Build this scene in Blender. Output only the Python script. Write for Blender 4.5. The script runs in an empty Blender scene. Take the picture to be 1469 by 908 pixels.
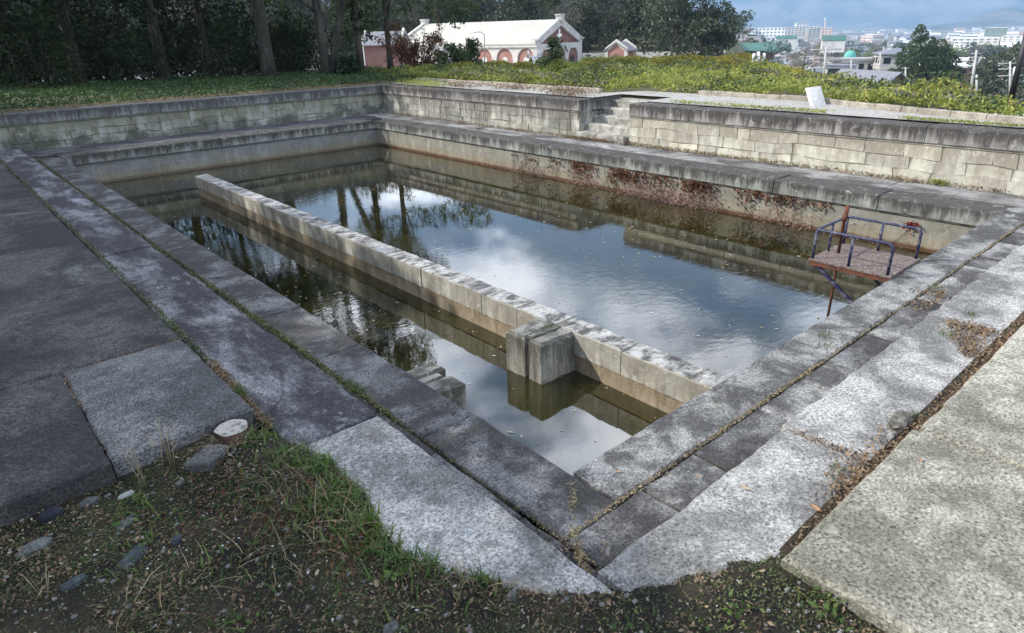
import bpy, math, random
import numpy as np
from mathutils import Vector, Matrix, noise as mnoise
R_=math.radians
random.seed(7); rng=np.random.default_rng(11)
SC=bpy.context.scene; COL=SC.collection
# ---------------------------------------------------------------- camera
W0,H0=1469.0,908.0
CX,CY=W0/2,H0/2
_v1=np.array([-169-CX,-(68-CY)]); _v2=np.array([1912-CX,-(15.4-CY)])
FPX=math.sqrt(-float(_v1@_v2))
_Y=np.array([*_v1,-FPX]); _Y/=np.linalg.norm(_Y)
_X=np.array([*_v2,-FPX]); _X/=np.linalg.norm(_X)
_Z=np.cross(_X,_Y); _Z/=np.linalg.norm(_Z)
ROT=np.array([_X,_Y,_Z]); EYE=2.5
def ray(px,py): return ROT@np.array([px-CX,-(py-CY),-FPX])
def at(px,py,z=0.0):
    r=ray(px,py); t=(z-EYE)/r[2]; return (float(r[0]*t),float(r[1]*t))
def far(px,py,D):                      # point seen at a pixel, D metres away on the ground plan
    r=ray(px,py); t=D/math.hypot(r[0],r[1]); return (float(r[0]*t),float(r[1]*t),float(EYE+r[2]*t))
cam=bpy.data.cameras.new('camera'); co=bpy.data.objects.new('camera',cam); COL.objects.link(co)
M=Matrix([[float(ROT[i][j]) for j in range(3)] for i in range(3)]).to_4x4(); M.translation=(0,0,EYE)
co.matrix_world=M; cam.sensor_width=36; cam.lens=FPX/W0*36; cam.clip_start=0.05; cam.clip_end=60000
SC.camera=co
# ---------------------------------------------------------------- material helpers
def mat(name):
    m=bpy.data.materials.new(name); m.use_nodes=True; nt=m.node_tree
    for n in list(nt.nodes):
        if n.type!='OUTPUT_MATERIAL': nt.nodes.remove(n)
    return m,nt,nt.nodes['Material Output'] if 'Material Output' in nt.nodes else nt.nodes.new('ShaderNodeOutputMaterial')
class T:
    def __init__(s,name): s.m,s.nt,s.out=mat(name); s.L=s.nt.links
    def n(s,t,**k):
        nd=s.nt.nodes.new('ShaderNode'+t)
        for a,b in k.items(): setattr(nd,a,b)
        return nd
    def put(s,sock,v):
        if isinstance(v,bpy.types.NodeSocket): s.L.new(v,sock)
        elif isinstance(v,(tuple,list)):
            sock.default_value=(*v,1.0) if (len(v)==3 and sock.type=='RGBA') else v
        else: sock.default_value=v
    def pos(s,sc=(1,1,1)):
        g=s.n('NewGeometry'); m=s.n('Mapping'); s.put(m.inputs[0],g.outputs['Position']); m.inputs['Scale'].default_value=sc; return m.outputs[0]
    def noise(s,vec,scale,detail=4,rough=.6,dist=0):
        n=s.n('TexNoise'); s.put(n.inputs['Vector'],vec); n.inputs['Scale'].default_value=scale; n.inputs['Detail'].default_value=detail
        n.inputs['Roughness'].default_value=rough; n.inputs['Distortion'].default_value=dist; return n.outputs['Fac']
    def vor(s,vec,scale,feature='F1',out='Distance'):
        n=s.n('TexVoronoi',feature=feature); s.put(n.inputs['Vector'],vec); n.inputs['Scale'].default_value=scale; return n.outputs[out]
    def rng(s,v,a,b,c=0.0,d=1.0,smooth=True):
        n=s.n('MapRange'); n.interpolation_type='SMOOTHSTEP' if smooth else 'LINEAR'
        s.put(n.inputs[0],v)
        for i,x in enumerate((a,b,c,d)): s.put(n.inputs[i+1],x)
        return n.outputs[0]
    def mix(s,f,a,b,mode='MIX'):
        n=s.n('Mix',data_type='RGBA',blend_type=mode); n.clamp_factor=True
        s.put(n.inputs[0],f); s.put(n.inputs[6],a); s.put(n.inputs[7],b); return n.outputs[2]
    def math(s,op,a,b=0.0,c=None):
        n=s.n('Math',operation=op); s.put(n.inputs[0],a); s.put(n.inputs[1],b)
        if c is not None: s.put(n.inputs[2],c)
        return n.outputs[0]
    def sep(s,vec):
        n=s.n('SeparateXYZ'); s.put(n.inputs[0],vec); return n.outputs
    def bump(s,h,strength,dist):
        n=s.n('Bump'); n.inputs['Strength'].default_value=strength; n.inputs['Distance'].default_value=dist; s.put(n.inputs['Height'],h); return n.outputs[0]
    def island(s): return s.n('NewGeometry').outputs['Random Per Island']
    def ramp(s,f,stops):
        n=s.n('ValToRGB'); s.put(n.inputs[0],f); e=n.color_ramp.elements
        while len(e)<len(stops): e.new(.5)
        for i,(p,c) in enumerate(stops): e[i].position=p; e[i].color=(*c,1)
        return n.outputs[0]
    def done(s,col,rough=.85,nrm=None,spec=.3,metal=0.0,**k):
        b=s.n('BsdfPrincipled'); s.put(b.inputs['Base Color'],col); s.put(b.inputs['Roughness'],rough)
        b.inputs['Specular IOR Level'].default_value=spec; s.put(b.inputs['Metallic'],metal)
        if nrm is not None: s.L.new(nrm,b.inputs['Normal'])
        for a,v in k.items(): s.put(b.inputs[a.replace('_',' ')],v)
        s.L.new(b.outputs[0],s.out.inputs['Surface']); return s.m
def stone(name,dark,light,scale=1.6,lo=.42,hi=.6,grain=140,gamt=.35,stretch=(1,1,1),third=None,thr=(.58,.7),moss=0.0,island=0.0,bump=.5,rust=False,spots=.7):
    t=T(name); p=t.pos(); ps=t.pos(stretch)
    f=t.noise(ps,scale,8,.68,.3); c=t.mix(t.rng(f,lo,hi),dark,light)
    if third is not None:
        f2=t.noise(ps,scale*.43+.3,6,.7,.6); c=t.mix(t.rng(f2,*thr),c,third)
    if island: 
        i=t.island(); c=t.mix(island,c,t.mix(1,c,t.ramp(i,[(0,(.45,.43,.42)),(.4,(.95,.93,.9)),(.7,(1.25,1.2,1.1)),(1,(.7,.72,.72))]),'MULTIPLY'))
    g=t.noise(p,grain,3,.75); g2=t.vor(p,grain*.55)
    mul=t.rng(g,.3,.7,1-gamt,1+gamt,False)
    c=t.mix(1,c,mul,'MULTIPLY')
    c=t.mix(t.rng(g2,.12,.3,gamt*.9,0),c,(.03,.03,.035))
    # blotches of lichen a few centimetres across
    bl=t.noise(p,14,5,.75); c=t.mix(t.rng(bl,.56,.68,0,.45),c,dark); c=t.mix(t.rng(bl,.44,.32,0,.35),c,light)
    if moss:
        mf=t.noise(p,3.1,7,.75); c=t.mix(t.math('MULTIPLY',t.rng(mf,.55,.68),moss),c,(.07,.08,.025))
    # crusts of lichen: pale rings on dark stone, black crust on pale stone, long stains
    wn=t.n('VectorMath',operation='ADD'); nn=t.n('TexNoise'); t.put(nn.inputs['Vector'],p); nn.inputs['Scale'].default_value=9; nn.inputs['Detail'].default_value=5; sc_=t.n('VectorMath',operation='SCALE'); t.put(sc_.inputs[0],nn.outputs['Color']); sc_.inputs['Scale'].default_value=.22; t.put(wn.inputs[0],p); t.put(wn.inputs[1],sc_.outputs[0])
    v1=t.vor(wn.outputs[0],7.5); v2=t.vor(wn.outputs[0],13.0); ar=t.noise(p,1.1,5,.7)
    c=t.mix(t.math('MULTIPLY',t.rng(v1,.30,.16),t.rng(ar,.47,.60,0,spots)),c,light)
    c=t.mix(t.math('MULTIPLY',t.rng(v2,.34,.2),t.rng(ar,.52,.40,0,spots)),c,(dark[0]*.6,dark[1]*.6,dark[2]*.55))
    stn=t.noise(t.pos((.9,.9,.9)),4.2,9,.8,1.2); c=t.mix(t.rng(stn,.51,.59,0,.55),c,(dark[0]*.8,dark[1]*.8,dark[2]*.75))
    h=t.math('ADD',t.math('MULTIPLY',g,.35),t.noise(p,22,6,.7))
    return t.done(c,.88,t.bump(h,min(1,bump*1.5),.016),.25)
M_={}
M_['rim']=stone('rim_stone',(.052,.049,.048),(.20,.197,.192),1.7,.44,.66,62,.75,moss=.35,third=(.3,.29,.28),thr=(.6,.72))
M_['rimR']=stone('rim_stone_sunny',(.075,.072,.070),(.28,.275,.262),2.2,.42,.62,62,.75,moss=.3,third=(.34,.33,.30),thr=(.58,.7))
M_['slabL']=stone('lichened_slab',(.050,.046,.051),(.25,.25,.255),1.15,.44,.66,62,.75,(2.2,.8,1),moss=.1,third=(.4,.41,.44),thr=(.56,.72))
M_['granite']=stone('pale_granite',(.155,.15,.14),(.41,.40,.375),1.3,.36,.6,62,.75,spots=.3,bump=.8,moss=.1,third=(.11,.11,.098),thr=(.56,.72))
M_['graniteR']=stone('grey_granite',(.15,.145,.137),(.41,.40,.375),1.6,.38,.62,62,.75,spots=.35,third=(.17,.165,.175),thr=(.56,.72),bump=.6)
M_['terrace']=stone('dark_terrace',(.036,.034,.034),(.105,.10,.092),.9,.42,.64,62,.95,third=(.17,.165,.148),thr=(.55,.70),bump=.7)
M_['terracelight']=stone('rough_slab',(.08,.079,.077),(.20,.197,.193),1.3,.4,.64,60,.95,bump=1)
M_['beige']=stone('aggregate_slab',(.17,.158,.12),(.41,.385,.315),1.7,.36,.64,58,.8,bump=1,third=(.37,.36,.33),thr=(.6,.74),moss=.12)
M_['edge']=stone('kerb_face',(.06,.06,.055),(.15,.145,.13),2.5,.4,.65,90,.5,bump=.9,moss=.5)
def wallmat(name,base,base2,topdark,zt,zb,water=None,rustk=.9,island=0,algae=0,topamt=.9,joints=None):
    """vertical streaks that run down from the top edge zt; fade out at zb"""
    t=T(name); p=t.pos(); x,y,z=t.sep(p)
    f=t.noise(p,2.3,7,.7,.3); c=t.mix(t.rng(f,.38,.64),base,base2)
    if island:
        c=t.mix(island,c,t.mix(1,c,t.ramp(t.island(),[(0,(.55,.52,.48)),(.25,(.8,.8,.78)),(.6,(1.05,1.05,1)),(1,(1.3,1.27,1.18))]),'MULTIPLY'))
    st=t.noise(t.pos((3.2,3.2,.35)),1.6,7,.72,.15)
    s2=t.noise(t.pos((9,9,.9)),1.6,5,.7)
    hgt=t.rng(z,zb,zt,0,1,False)
    k=t.math('ADD',t.math('MULTIPLY',st,.8),t.math('ADD',t.math('MULTIPLY',s2,.35),t.math('MULTIPLY',hgt,.26)))
    c=t.mix(t.rng(k,.56,.78,0,topamt),c,topdark)
    fl=t.noise(p,7.5,8,.8,.8); c=t.mix(t.rng(fl,.55,.64,0,.7),c,base2); fd=t.noise(p,3.3,9,.8,1); c=t.mix(t.rng(fd,.54,.62,0,.4),c,topdark)
    if algae:
        a=t.noise(p,1.3,6,.72); aa=t.math('ADD',a,t.rng(z,zb,zt,.18,-.1,False)); c=t.mix(t.rng(aa,.55,.72,0,algae),c,(.045,.05,.035))
    if water is not None:
        w=t.noise(p,5,5,.7); zz=t.math('ADD',z,t.math('MULTIPLY',w,-.05))
        c=t.mix(t.rng(zz,water+.30,water+.05,0,.55),c,(.22,.17,.10))
        c=t.mix(t.rng(zz,water+.06,water+.005,0,rustk),c,(.085,.038,.018))
        hz=t.noise(t.pos((.25,.25,14)),2,4,.6); c=t.mix(t.rng(hz,.5,.68,0,.35),c,(.15,.13,.09))
    g=t.noise(p,110,3,.75); c=t.mix(1,c,t.rng(g,.3,.7,.72,1.28,False),'MULTIPLY')
    h=t.math('ADD',t.math('MULTIPLY',g,.3),t.noise(p,16,6,.7))
    return t.done(c,.9,t.bump(h,.6,.015),.2)
M_['basin']=wallmat('basin_wall',(.27,.255,.21),(.38,.365,.31),(.12,.115,.095),-.25,-.9,water=-.75,topamt=.5)
M_['basinL']=wallmat('basin_wall_shaded',(.27,.27,.25),(.36,.36,.33),(.10,.10,.09),-.25,-.9,water=-.75,topamt=.5,rustk=.55)
M_['ledgeface']=wallmat('ledge_coping_face',(.20,.205,.18),(.33,.335,.30),(.045,.042,.04),.02,-.26,algae=.25)
M_['upcop']=wallmat('upper_coping_face',(.22,.21,.19),(.34,.325,.30),(.045,.040,.038),.93,.60)
M_['upcopL']=wallmat('upper_coping_face_mossy',(.2,.2,.185),(.28,.28,.26),(.06,.06,.058),.93,.60,algae=.5)
M_['masonry']=wallmat('ashlar_pale',(.40,.38,.32),(.58,.56,.48),(.2,.17,.13),.70,.1,island=.6,topamt=.55)
M_['masonryL']=wallmat('ashlar_weathered',(.27,.285,.25),(.40,.41,.36),(.13,.12,.06),.75,.1,island=.35,algae=.75,topamt=.6)
M_['masonryM']=wallmat('ashlar_streaked',(.36,.35,.30),(.50,.49,.42),(.10,.09,.08),.75,.1,island=.3,algae=.5,topamt=.75)
M_['mortarpale']=stone('mortar_pale',(.24,.22,.17),(.36,.33,.27),6,.4,.6)
M_['mortar']=stone('mortar',(.10,.09,.075),(.2,.18,.15),6,.4,.6)
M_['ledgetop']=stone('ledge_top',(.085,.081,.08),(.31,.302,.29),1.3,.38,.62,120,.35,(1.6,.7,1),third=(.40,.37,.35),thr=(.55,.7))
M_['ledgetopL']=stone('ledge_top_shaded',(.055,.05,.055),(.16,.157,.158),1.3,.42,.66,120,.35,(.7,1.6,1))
M_['dividertop']=stone('divider_top',(.08,.076,.074),(.42,.41,.385),2.6,.38,.58,120,.35,(1.3,2.4,1))
M_['divider']=wallmat('divider_face',(.38,.355,.29),(.53,.51,.44),(.13,.115,.085),-.31,-.8,topamt=.6)
M_['dividerlow']=wallmat('divider_face_low',(.25,.20,.13),(.34,.29,.20),(.12,.085,.05),-.31,-.85,topamt=.6)
M_['pillar']=wallmat('pillar_concrete',(.25,.235,.195),(.38,.36,.31),(.055,.05,.04),-.31,-.85,algae=.3,topamt=.8)
M_['pillartop']=stone('pillar_top',(.07,.068,.058),(.25,.245,.22),4,.38,.62,90,.4,moss=1.0)
M_['step']=stone('step_stone',(.18,.17,.145),(.42,.40,.35),3,.36,.6,110,.3,moss=.2,third=(.22,.2,.17),thr=(.6,.75))
M_['kerbgrey']=stone('kerb_block',(.22,.20,.17),(.36,.33,.28),4,.36,.6,110,.3,island=.5)
def gravel(name,a,b,scale=45,bumpd=.02):
    t=T(name); p=t.pos(); v=t.n('TexVoronoi'); t.put(v.inputs['Vector'],p); v.inputs['Scale'].default_value=scale
    c=t.mix(t.sep(v.outputs['Color'])[0],a,b); f=t.noise(p,1.2,5,.7); c=t.mix(t.rng(f,.45,.7,0,.5),c,(.2,.18,.12))
    return t.done(c,.9,t.bump(v.outputs['Distance'],.8,bumpd),.2)
M_['gravel']=gravel('gravel',(.22,.21,.19),(.52,.5,.46))
M_['yard']=gravel('pale_yard',(.36,.34,.31),(.5,.48,.44),6,.02)
def soil():
    t=T('soil'); p=t.pos(); f=t.noise(p,2.2,7,.7); c=t.mix(t.rng(f,.38,.65),(.030,.027,.023),(.08,.063,.045))
    g=t.noise(p,60,5,.8); c=t.mix(1,c,t.rng(g,.3,.7,.4,1.7,False),'MULTIPLY'); m=t.noise(p,7,6,.75); c=t.mix(t.rng(m,.52,.66,0,.6),c,(.04,.055,.018))
    return t.done(c,.95,t.bump(t.math('ADD',g,t.noise(p,14,6,.8)),.9,.03),.15)
M_['soil']=soil()
def ground():
    t=T('ground'); p=t.pos(); f=t.noise(p,.06,8,.7); c=t.mix(t.rng(f,.38,.62),(.075,.075,.035),(.20,.18,.12))
    f2=t.noise(p,.35,7,.75); c=t.mix(t.rng(f2,.45,.65,0,.7),c,(.05,.07,.025)); f3=t.noise(p,.012,8,.75,1); c=t.mix(t.rng(f3,.5,.6,0,.6),c,(.27,.25,.22))
    return t.done(c,.95,t.bump(t.noise(p,3,6,.7),.5,.1),.1)
M_['ground']=ground()
def water():
    t=T('pool_water'); p=t.pos(); 
    r=t.noise(t.pos((1,1.6,1)),5.5,4,.55,.4); r2=t.noise(t.pos((1.5,1,1)),1.1,3,.5)
    rr=t.noise(p,.30,3,.5)     # calm and rippled areas
    amp=t.math('MULTIPLY',r,t.rng(rr,.40,.62,.12,1.0)); h=t.math('ADD',amp,t.math('MULTIPLY',r2,.5))
    f=t.noise(p,.8,5,.6); c=t.mix(t.rng(f,.35,.65),(.006,.0065,.002),(.026,.023,.006))
    return t.done(c,.03,t.bump(h,.12,.013),1.0,IOR=1.65)
M_['water']=water()
def leaf(name,cols,rough=.55,trans=.35,spec=.35):
    t=T(name); i=t.island(); n=len(cols); c=t.ramp(i,[(k/(n-1),x) for k,x in enumerate(cols)])
    f=t.noise(t.pos(),.9,4,.6); c=t.mix(1,c,t.rng(f,.3,.7,.65,1.35,False),'MULTIPLY')
    b=t.n('BsdfPrincipled'); t.put(b.inputs['Base Color'],c); b.inputs['Roughness'].default_value=rough; b.inputs['Specular IOR Level'].default_value=spec
    tr=t.n('BsdfTranslucent'); t.put(tr.inputs[0],c); m=t.n('MixShader'); m.inputs[0].default_value=trans
    t.L.new(b.outputs[0],m.inputs[1]); t.L.new(tr.outputs[0],m.inputs[2]); t.L.new(m.outputs[0],t.out.inputs['Surface']); return t.m
M_['leafdark']=leaf('leaf_dark',[(.012,.02,.01),(.022,.034,.014),(.036,.052,.02)],trans=.12,spec=.08,rough=.8)
M_['leafmid']=leaf('leaf_mid',[(.03,.05,.02),(.06,.09,.03),(.10,.13,.045)])
M_['leafhill']=leaf('leaf_hill',[(.03,.042,.022),(.05,.065,.03),(.085,.095,.05)],trans=.15)
M_['leafgrey']=leaf('leaf_greyish',[(.09,.085,.065),(.13,.12,.09),(.18,.165,.13)],trans=.1)
M_['leafolive']=leaf('leaf_olive',[(.09,.13,.03),(.16,.19,.05),(.26,.25,.07)])
M_['leafred']=leaf('leaf_red',[(.07,.03,.02),(.15,.06,.03),(.20,.10,.045),(.10,.06,.03),(.19,.045,.03)],trans=.3)
M_['leafpink']=leaf('leaf_pinkish',[(.30,.16,.15),(.42,.26,.23),(.3,.22,.17),(.38,.3,.24)],trans=.3)
M_['cover']=leaf('cover_leaf',[(.10,.16,.03),(.20,.26,.05),(.34,.36,.08),(.44,.40,.10),(.13,.19,.04)],trans=.4)
M_['ivy']=leaf('ivy_leaf',[(.022,.048,.012),(.035,.075,.018),(.06,.10,.025)],trans=.3)
M_['azalea']=leaf('azalea_leaf',[(.12,.14,.025),(.28,.26,.04),(.42,.36,.05),(.2,.13,.05)],trans=.35)
M_['grass']=leaf('grass_blade',[(.045,.09,.02),(.08,.14,.03),(.15,.19,.05)],trans=.4)
M_['clover']=leaf('clover_leaf',[(.035,.055,.018),(.07,.10,.03),(.11,.13,.05),(.06,.06,.03)],trans=.3)
M_['dry']=leaf('dry_leaf',[(.08,.055,.035),(.17,.11,.065),(.30,.21,.13),(.12,.08,.05)],trans=.2)
M_['straw']=leaf('straw',[(.25,.2,.11),(.35,.28,.16),(.16,.12,.07)],trans=.2)
M_['palebits']=leaf('pale_bits',[(.35,.34,.3),(.5,.48,.42),(.28,.2,.1)],trans=.1)
M_['bark']=stone('bark',(.035,.028,.022),(.10,.085,.065),5,.4,.62,60,.3,(1,1,.25),bump=1)
M_['barkpale']=stone('bark_grey',(.045,.04,.032),(.10,.09,.072),5,.4,.62,60,.3,(1,1,.25),bump=1)
def flat(name,c,rough=.6,spec=.4,metal=0,var=.25,scale=8,bump=0):
    t=T(name); f=t.noise(t.pos(),scale,6,.7); col=t.mix(1,tuple(c),t.rng(f,.3,.7,1-var,1+var,False),'MULTIPLY')
    return t.done(col,rough,t.bump(f,bump,.02) if bump else None,spec,metal)
def worn(name,paint,under,thr=(.56,.62),scale=14,rough=.45,metal=0):
    t=T(name); p=t.pos(); f=t.noise(p,scale,6,.75); c=t.mix(t.rng(f,*thr),paint,under); g=t.noise(p,70,3,.7)
    c=t.mix(1,c,t.rng(g,.3,.7,.75,1.25,False),'MULTIPLY'); return t.done(c,t.rng(f,thr[0],thr[1],rough,.9),t.bump(f,.3,.004),.4,metal)
M_['bluepaint']=worn('chipped_blue_paint',(.016,.017,.055),(.13,.13,.15),(.5,.6))
M_['rust']=worn('rusty_pole',(.13,.042,.02),(.065,.03,.022),(.45,.6),8,.8)
M_['deck']=worn('rusty_deck',(.095,.062,.052),(.21,.175,.155),(.44,.62),30,.85)
M_['brick']=None
# ---------------------------------------------------------------- object helpers
def tag(o,label=None,cat=None,group=None,kind=None):
    if label: o['label']=label
    if cat: o['category']=cat
    if group: o['group']=group
    if kind: o['kind']=kind
    return o
def thing(name,label,cat,loc=(0,0,0),group=None,rotz=0.0):
    o=bpy.data.objects.new(name,None); COL.objects.link(o); o.location=loc; o.rotation_euler=(0,0,rotz); o.empty_display_size=.2
    return tag(o,label,cat,group)
class MB:
    def __init__(s): s.v=[]; s.f=[]; s.sm=[]
    def add(s,vs,fs,smooth=False):
        b=len(s.v); s.v.extend([tuple(map(float,v)) for v in vs]); s.f.extend([tuple(b+i for i in f) for f in fs]); s.sm.extend([smooth]*len(fs)); return s
    def box(s,x0,x1,y0,y1,z0,z1,bev=0.0):
        if bev<=0:
            vs=[(x,y,z) for z in (z0,z1) for x,y in ((x0,y0),(x1,y0),(x1,y1),(x0,y1))]
            return s.add(vs,[(3,2,1,0),(4,5,6,7),(0,1,5,4),(1,2,6,5),(2,3,7,6),(3,0,4,7)])
        b=bev; vs=[(x,y,z0) for x,y in ((x0,y0),(x1,y0),(x1,y1),(x0,y1))]+[(x,y,z1-b) for x,y in ((x0,y0),(x1,y0),(x1,y1),(x0,y1))]+[(x,y,z1) for x,y in ((x0+b,y0+b),(x1-b,y0+b),(x1-b,y1-b),(x0+b,y1-b))]
        return s.add(vs,[(3,2,1,0),(0,1,5,4),(1,2,6,5),(2,3,7,6),(3,0,4,7),(4,5,9,8),(5,6,10,9),(6,7,11,10),(7,4,8,11),(8,9,10,11)])
    def prism(s,poly,z0,z1):
        n=len(poly); return s.add([(x,y,z0) for x,y in poly]+[(x,y,z1) for x,y in poly],[tuple(range(n-1,-1,-1)),tuple(range(n,2*n))]+[(i,(i+1)%n,n+(i+1)%n,n+i) for i in range(n)])
    def hull4(s,a,b):   # two quads, connected
        return s.add(list(a)+list(b),[(3,2,1,0),(4,5,6,7)]+[(i,(i+1)%4,4+(i+1)%4,4+i) for i in range(4)])
    def tube(s,pts,rad,n=8,cap=True,smooth=True):
        pts=[Vector(p) for p in pts]; m=len(pts)
        if not hasattr(rad,'__len__'): rad=[rad]*m
        vs=[]; up=Vector((0,0,1)); prev=None
        for i,p in enumerate(pts):
            d=(pts[min(i+1,m-1)]-pts[max(i-1,0)]).normalized()
            a=prev if prev is not None else (up.cross(d) if abs(d.z)<.95 else Vector((1,0,0)))
            a=(a-d*a.dot(d)).normalized(); prev=a; b=d.cross(a)
            for k in range(n):
                an=2*math.pi*k/n; vs.append(p+(a*math.cos(an)+b*math.sin(an))*rad[i])
        fs=[(i*n+k,i*n+(k+1)%n,(i+1)*n+(k+1)%n,(i+1)*n+k) for i in range(m-1) for k in range(n)]
        if cap: fs+= [tuple(range(n-1,-1,-1)),tuple((m-1)*n+k for k in range(n))]
        return s.add(vs,fs,smooth)
    def grid(s,nu,nv,fn,smooth=True):
        vs=[fn(i/nu,j/nv) for j in range(nv+1) for i in range(nu+1)]
        return s.add(vs,[(j*(nu+1)+i,j*(nu+1)+i+1,(j+1)*(nu+1)+i+1,(j+1)*(nu+1)+i) for j in range(nv) for i in range(nu)],smooth)
    def build(s,name,m,parent=None,off=None):
        me=bpy.data.meshes.new(name); o3=Vector(off) if off is not None else (Vector(parent.location) if parent is not None and parent.type=='EMPTY' else Vector((0,0,0)))
        V=[(x-o3.x,y-o3.y,z-o3.z) for x,y,z in s.v]
        me.from_pydata(V,[],s.f); me.polygons.foreach_set('use_smooth',s.sm); me.materials.append(m); me.update()
        o=bpy.data.objects.new(name,me); COL.objects.link(o)
        if parent is not None: o.parent=parent
        return o
def quadmesh(name,C,U,V,m,parent=None,fold=0.0,diamond=True):
    """many small leaf faces. C centre, U half length, V half width, all (N,3)"""
    C=np.asarray(C,float); N=len(C)
    if diamond: P=np.stack([C-U,C+V-U*.15,C+U,C-V-U*.15],1)
    else: P=np.stack([C-U-V,C-U+V,C+U+V*.7,C+U-V*.7],1)
    if parent is not None and parent.type=='EMPTY': P=P-np.array(parent.location)[None,None]
    me=bpy.data.meshes.new(name); me.vertices.add(4*N); me.vertices.foreach_set('co',P.reshape(-1).astype(np.float32))
    me.loops.add(4*N); me.loops.foreach_set('vertex_index',np.arange(4*N,dtype=np.int32)); me.polygons.add(N)
    me.polygons.foreach_set('loop_start',np.arange(0,4*N,4,dtype=np.int32)); me.polygons.foreach_set('loop_total',np.full(N,4,dtype=np.int32))
    me.update(calc_edges=True); me.validate(); me.materials.append(m)
    o=bpy.data.objects.new(name,me); COL.objects.link(o)
    if parent is not None: o.parent=parent
    return o
def rdir(n,zup=0.0):
    d=rng.normal(size=(n,3)); d[:,2]+=zup; return d/np.linalg.norm(d,axis=1)[:,None]
def leafuv(n,size,ratio=.5,zup=0.0,jit=.35):
    N=rdir(n,zup); a=rdir(n); U=np.cross(N,a); U/=np.linalg.norm(U,axis=1)[:,None]; V=np.cross(N,U)
    s=size*(1+rng.uniform(-jit,jit,n))[:,None]; return U*s*.5,V*s*.5*ratio
def copy_tree(o,parent=None,label=None,name=None):
    c=o.copy(); COL.objects.link(c); c.parent=parent
    if label: c['label']=label
    for ch in o.children: 
        copy_tree(ch,c)
    return c
def nz(x,y=0,z=0,s=1.0): return mnoise.noise(Vector((x*s,y*s,z*s)))
def rough_slab(x0,x1,y0,y1,z0,z1,cell=.12,amp=.006,edge=.012,seed=0.0,bev=.012,tilt=(0,0,0)):
    """a worn stone: gridded top, uneven edges, rounded arris"""
    m=MB(); nu=max(2,min(40,int(round((x1-x0)/cell)))); nv=max(2,min(60,int(round((y1-y0)/cell))))
    def pt(i,j,zz,ins=0.0):
        u=x0+(x1-x0)*i/nu; v=y0+(y1-y0)*j/nv; a=b=0
        if i==0: a=edge*(nz(v*3,seed,1.3,1.7)+.7*nz(v*13,seed,2.1,1.9))+ins
        if i==nu: a=edge*(nz(v*3,seed,5.3,1.7)+.7*nz(v*13,seed,6.1,1.9))-ins
        if j==0: b=edge*(nz(u*3,seed,9.3,1.7)+.7*nz(u*13,seed,10.1,1.9))+ins
        if j==nv: b=edge*(nz(u*3,seed,14.3,1.7)+.7*nz(u*13,seed,15.1,1.9))-ins
        return (u+a,v+b,zz)
    top=[]
    for j in range(nv+1):
        for i in range(nu+1):
            p=pt(i,j,z1,bev*(1+.5*nz(i*.7,j*.7,seed))); z=z1+amp*nz(p[0],p[1],seed,3.1)+tilt[0]*(p[0]-x0)+tilt[1]*(p[1]-y0)
            top.append((p[0],p[1],z))
    w=nu+1; fs=[(j*w+i,j*w+i+1,(j+1)*w+i+1,(j+1)*w+i) for j in range(nv) for i in range(nu)]
    m.add(top,fs,False)
    ring=[(i,0) for i in range(nu)]+[(nu,j) for j in range(nv)]+[(i,nv) for i in range(nu,0,-1)]+[(0,j) for j in range(nv,0,-1)]
    n=len(ring); A=[top[j*w+i] for i,j in ring]; B=[(*pt(i,j,0)[:2],top[j*w+i][2]-bev) for i,j in ring]; Cc=[(*pt(i,j,0)[:2],z0) for i,j in ring]
    m.add(A+B+Cc,[(k,n+k,n+(k+1)%n,(k+1)%n) for k in range(n)]+[(n+k,2*n+k,2*n+(k+1)%n,n+(k+1)%n) for k in range(n)])
    return m
# ---------------------------------------------------------------- key dimensions (metres, 0 = top of the pool rim)
XI,YI=2.44,2.31          # inner edges of the near rims
XF,YF=11.08,19.20        # inner edges of the far ledges
WZ=-.75                  # water
XU,YU=12.46,20.92        # faces of the far upper walls
ZU0,ZU1=.65,.92          # upper coping
RS=.12                   # raised slabs beside the rims
# ---- near rims, stone by stone
def rim(name,label,cat,m,axis,a0,a1,c0,c1,z0,z1,lengths,parts='coping_stone',gap=.012,cell=.10,seed=0,wall=None,bev=.012,edge=.012,amp=.006,mats=None):
    """row of stones. axis 'x': stones follow x from a0 to a1, across y c0..c1"""
    base=((a0+a1)/2,(c0+c1)/2,z0) if axis=='x' else ((c0+c1)/2,(a0+a1)/2,z0)
    t=thing(name,label,cat,base); p=a0; k=0
    while p<a1-.05:
        L=lengths[k%len(lengths)]; e=min(p+L,a1)
        if a1-e<.25: e=a1
        b=rough_slab(p+gap/2,e-gap/2,c0,c1,z0,z1+.006*nz(k,seed,3.3,1.9),cell,amp,edge,seed+k*1.7,bev) if axis=='x' else rough_slab(c0,c1,p+gap/2,e-gap/2,z0,z1+.006*nz(k,seed,3.3,1.9),cell,amp,edge,seed+k*1.7,bev)
        b.build(parts,mats[k%len(mats)] if mats else m,t); p=e; k+=1
    return t
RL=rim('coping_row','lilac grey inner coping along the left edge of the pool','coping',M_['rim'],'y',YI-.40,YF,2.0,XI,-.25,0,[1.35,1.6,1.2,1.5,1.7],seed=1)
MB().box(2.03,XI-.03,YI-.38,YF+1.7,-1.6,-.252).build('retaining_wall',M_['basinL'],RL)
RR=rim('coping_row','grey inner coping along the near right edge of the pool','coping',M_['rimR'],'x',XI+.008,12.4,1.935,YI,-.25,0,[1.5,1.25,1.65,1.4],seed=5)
MB().box(XI+.0,12.4,1.96,YI-.03,-1.6,-.252).build('retaining_wall',M_['basinL'],RR)
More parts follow.
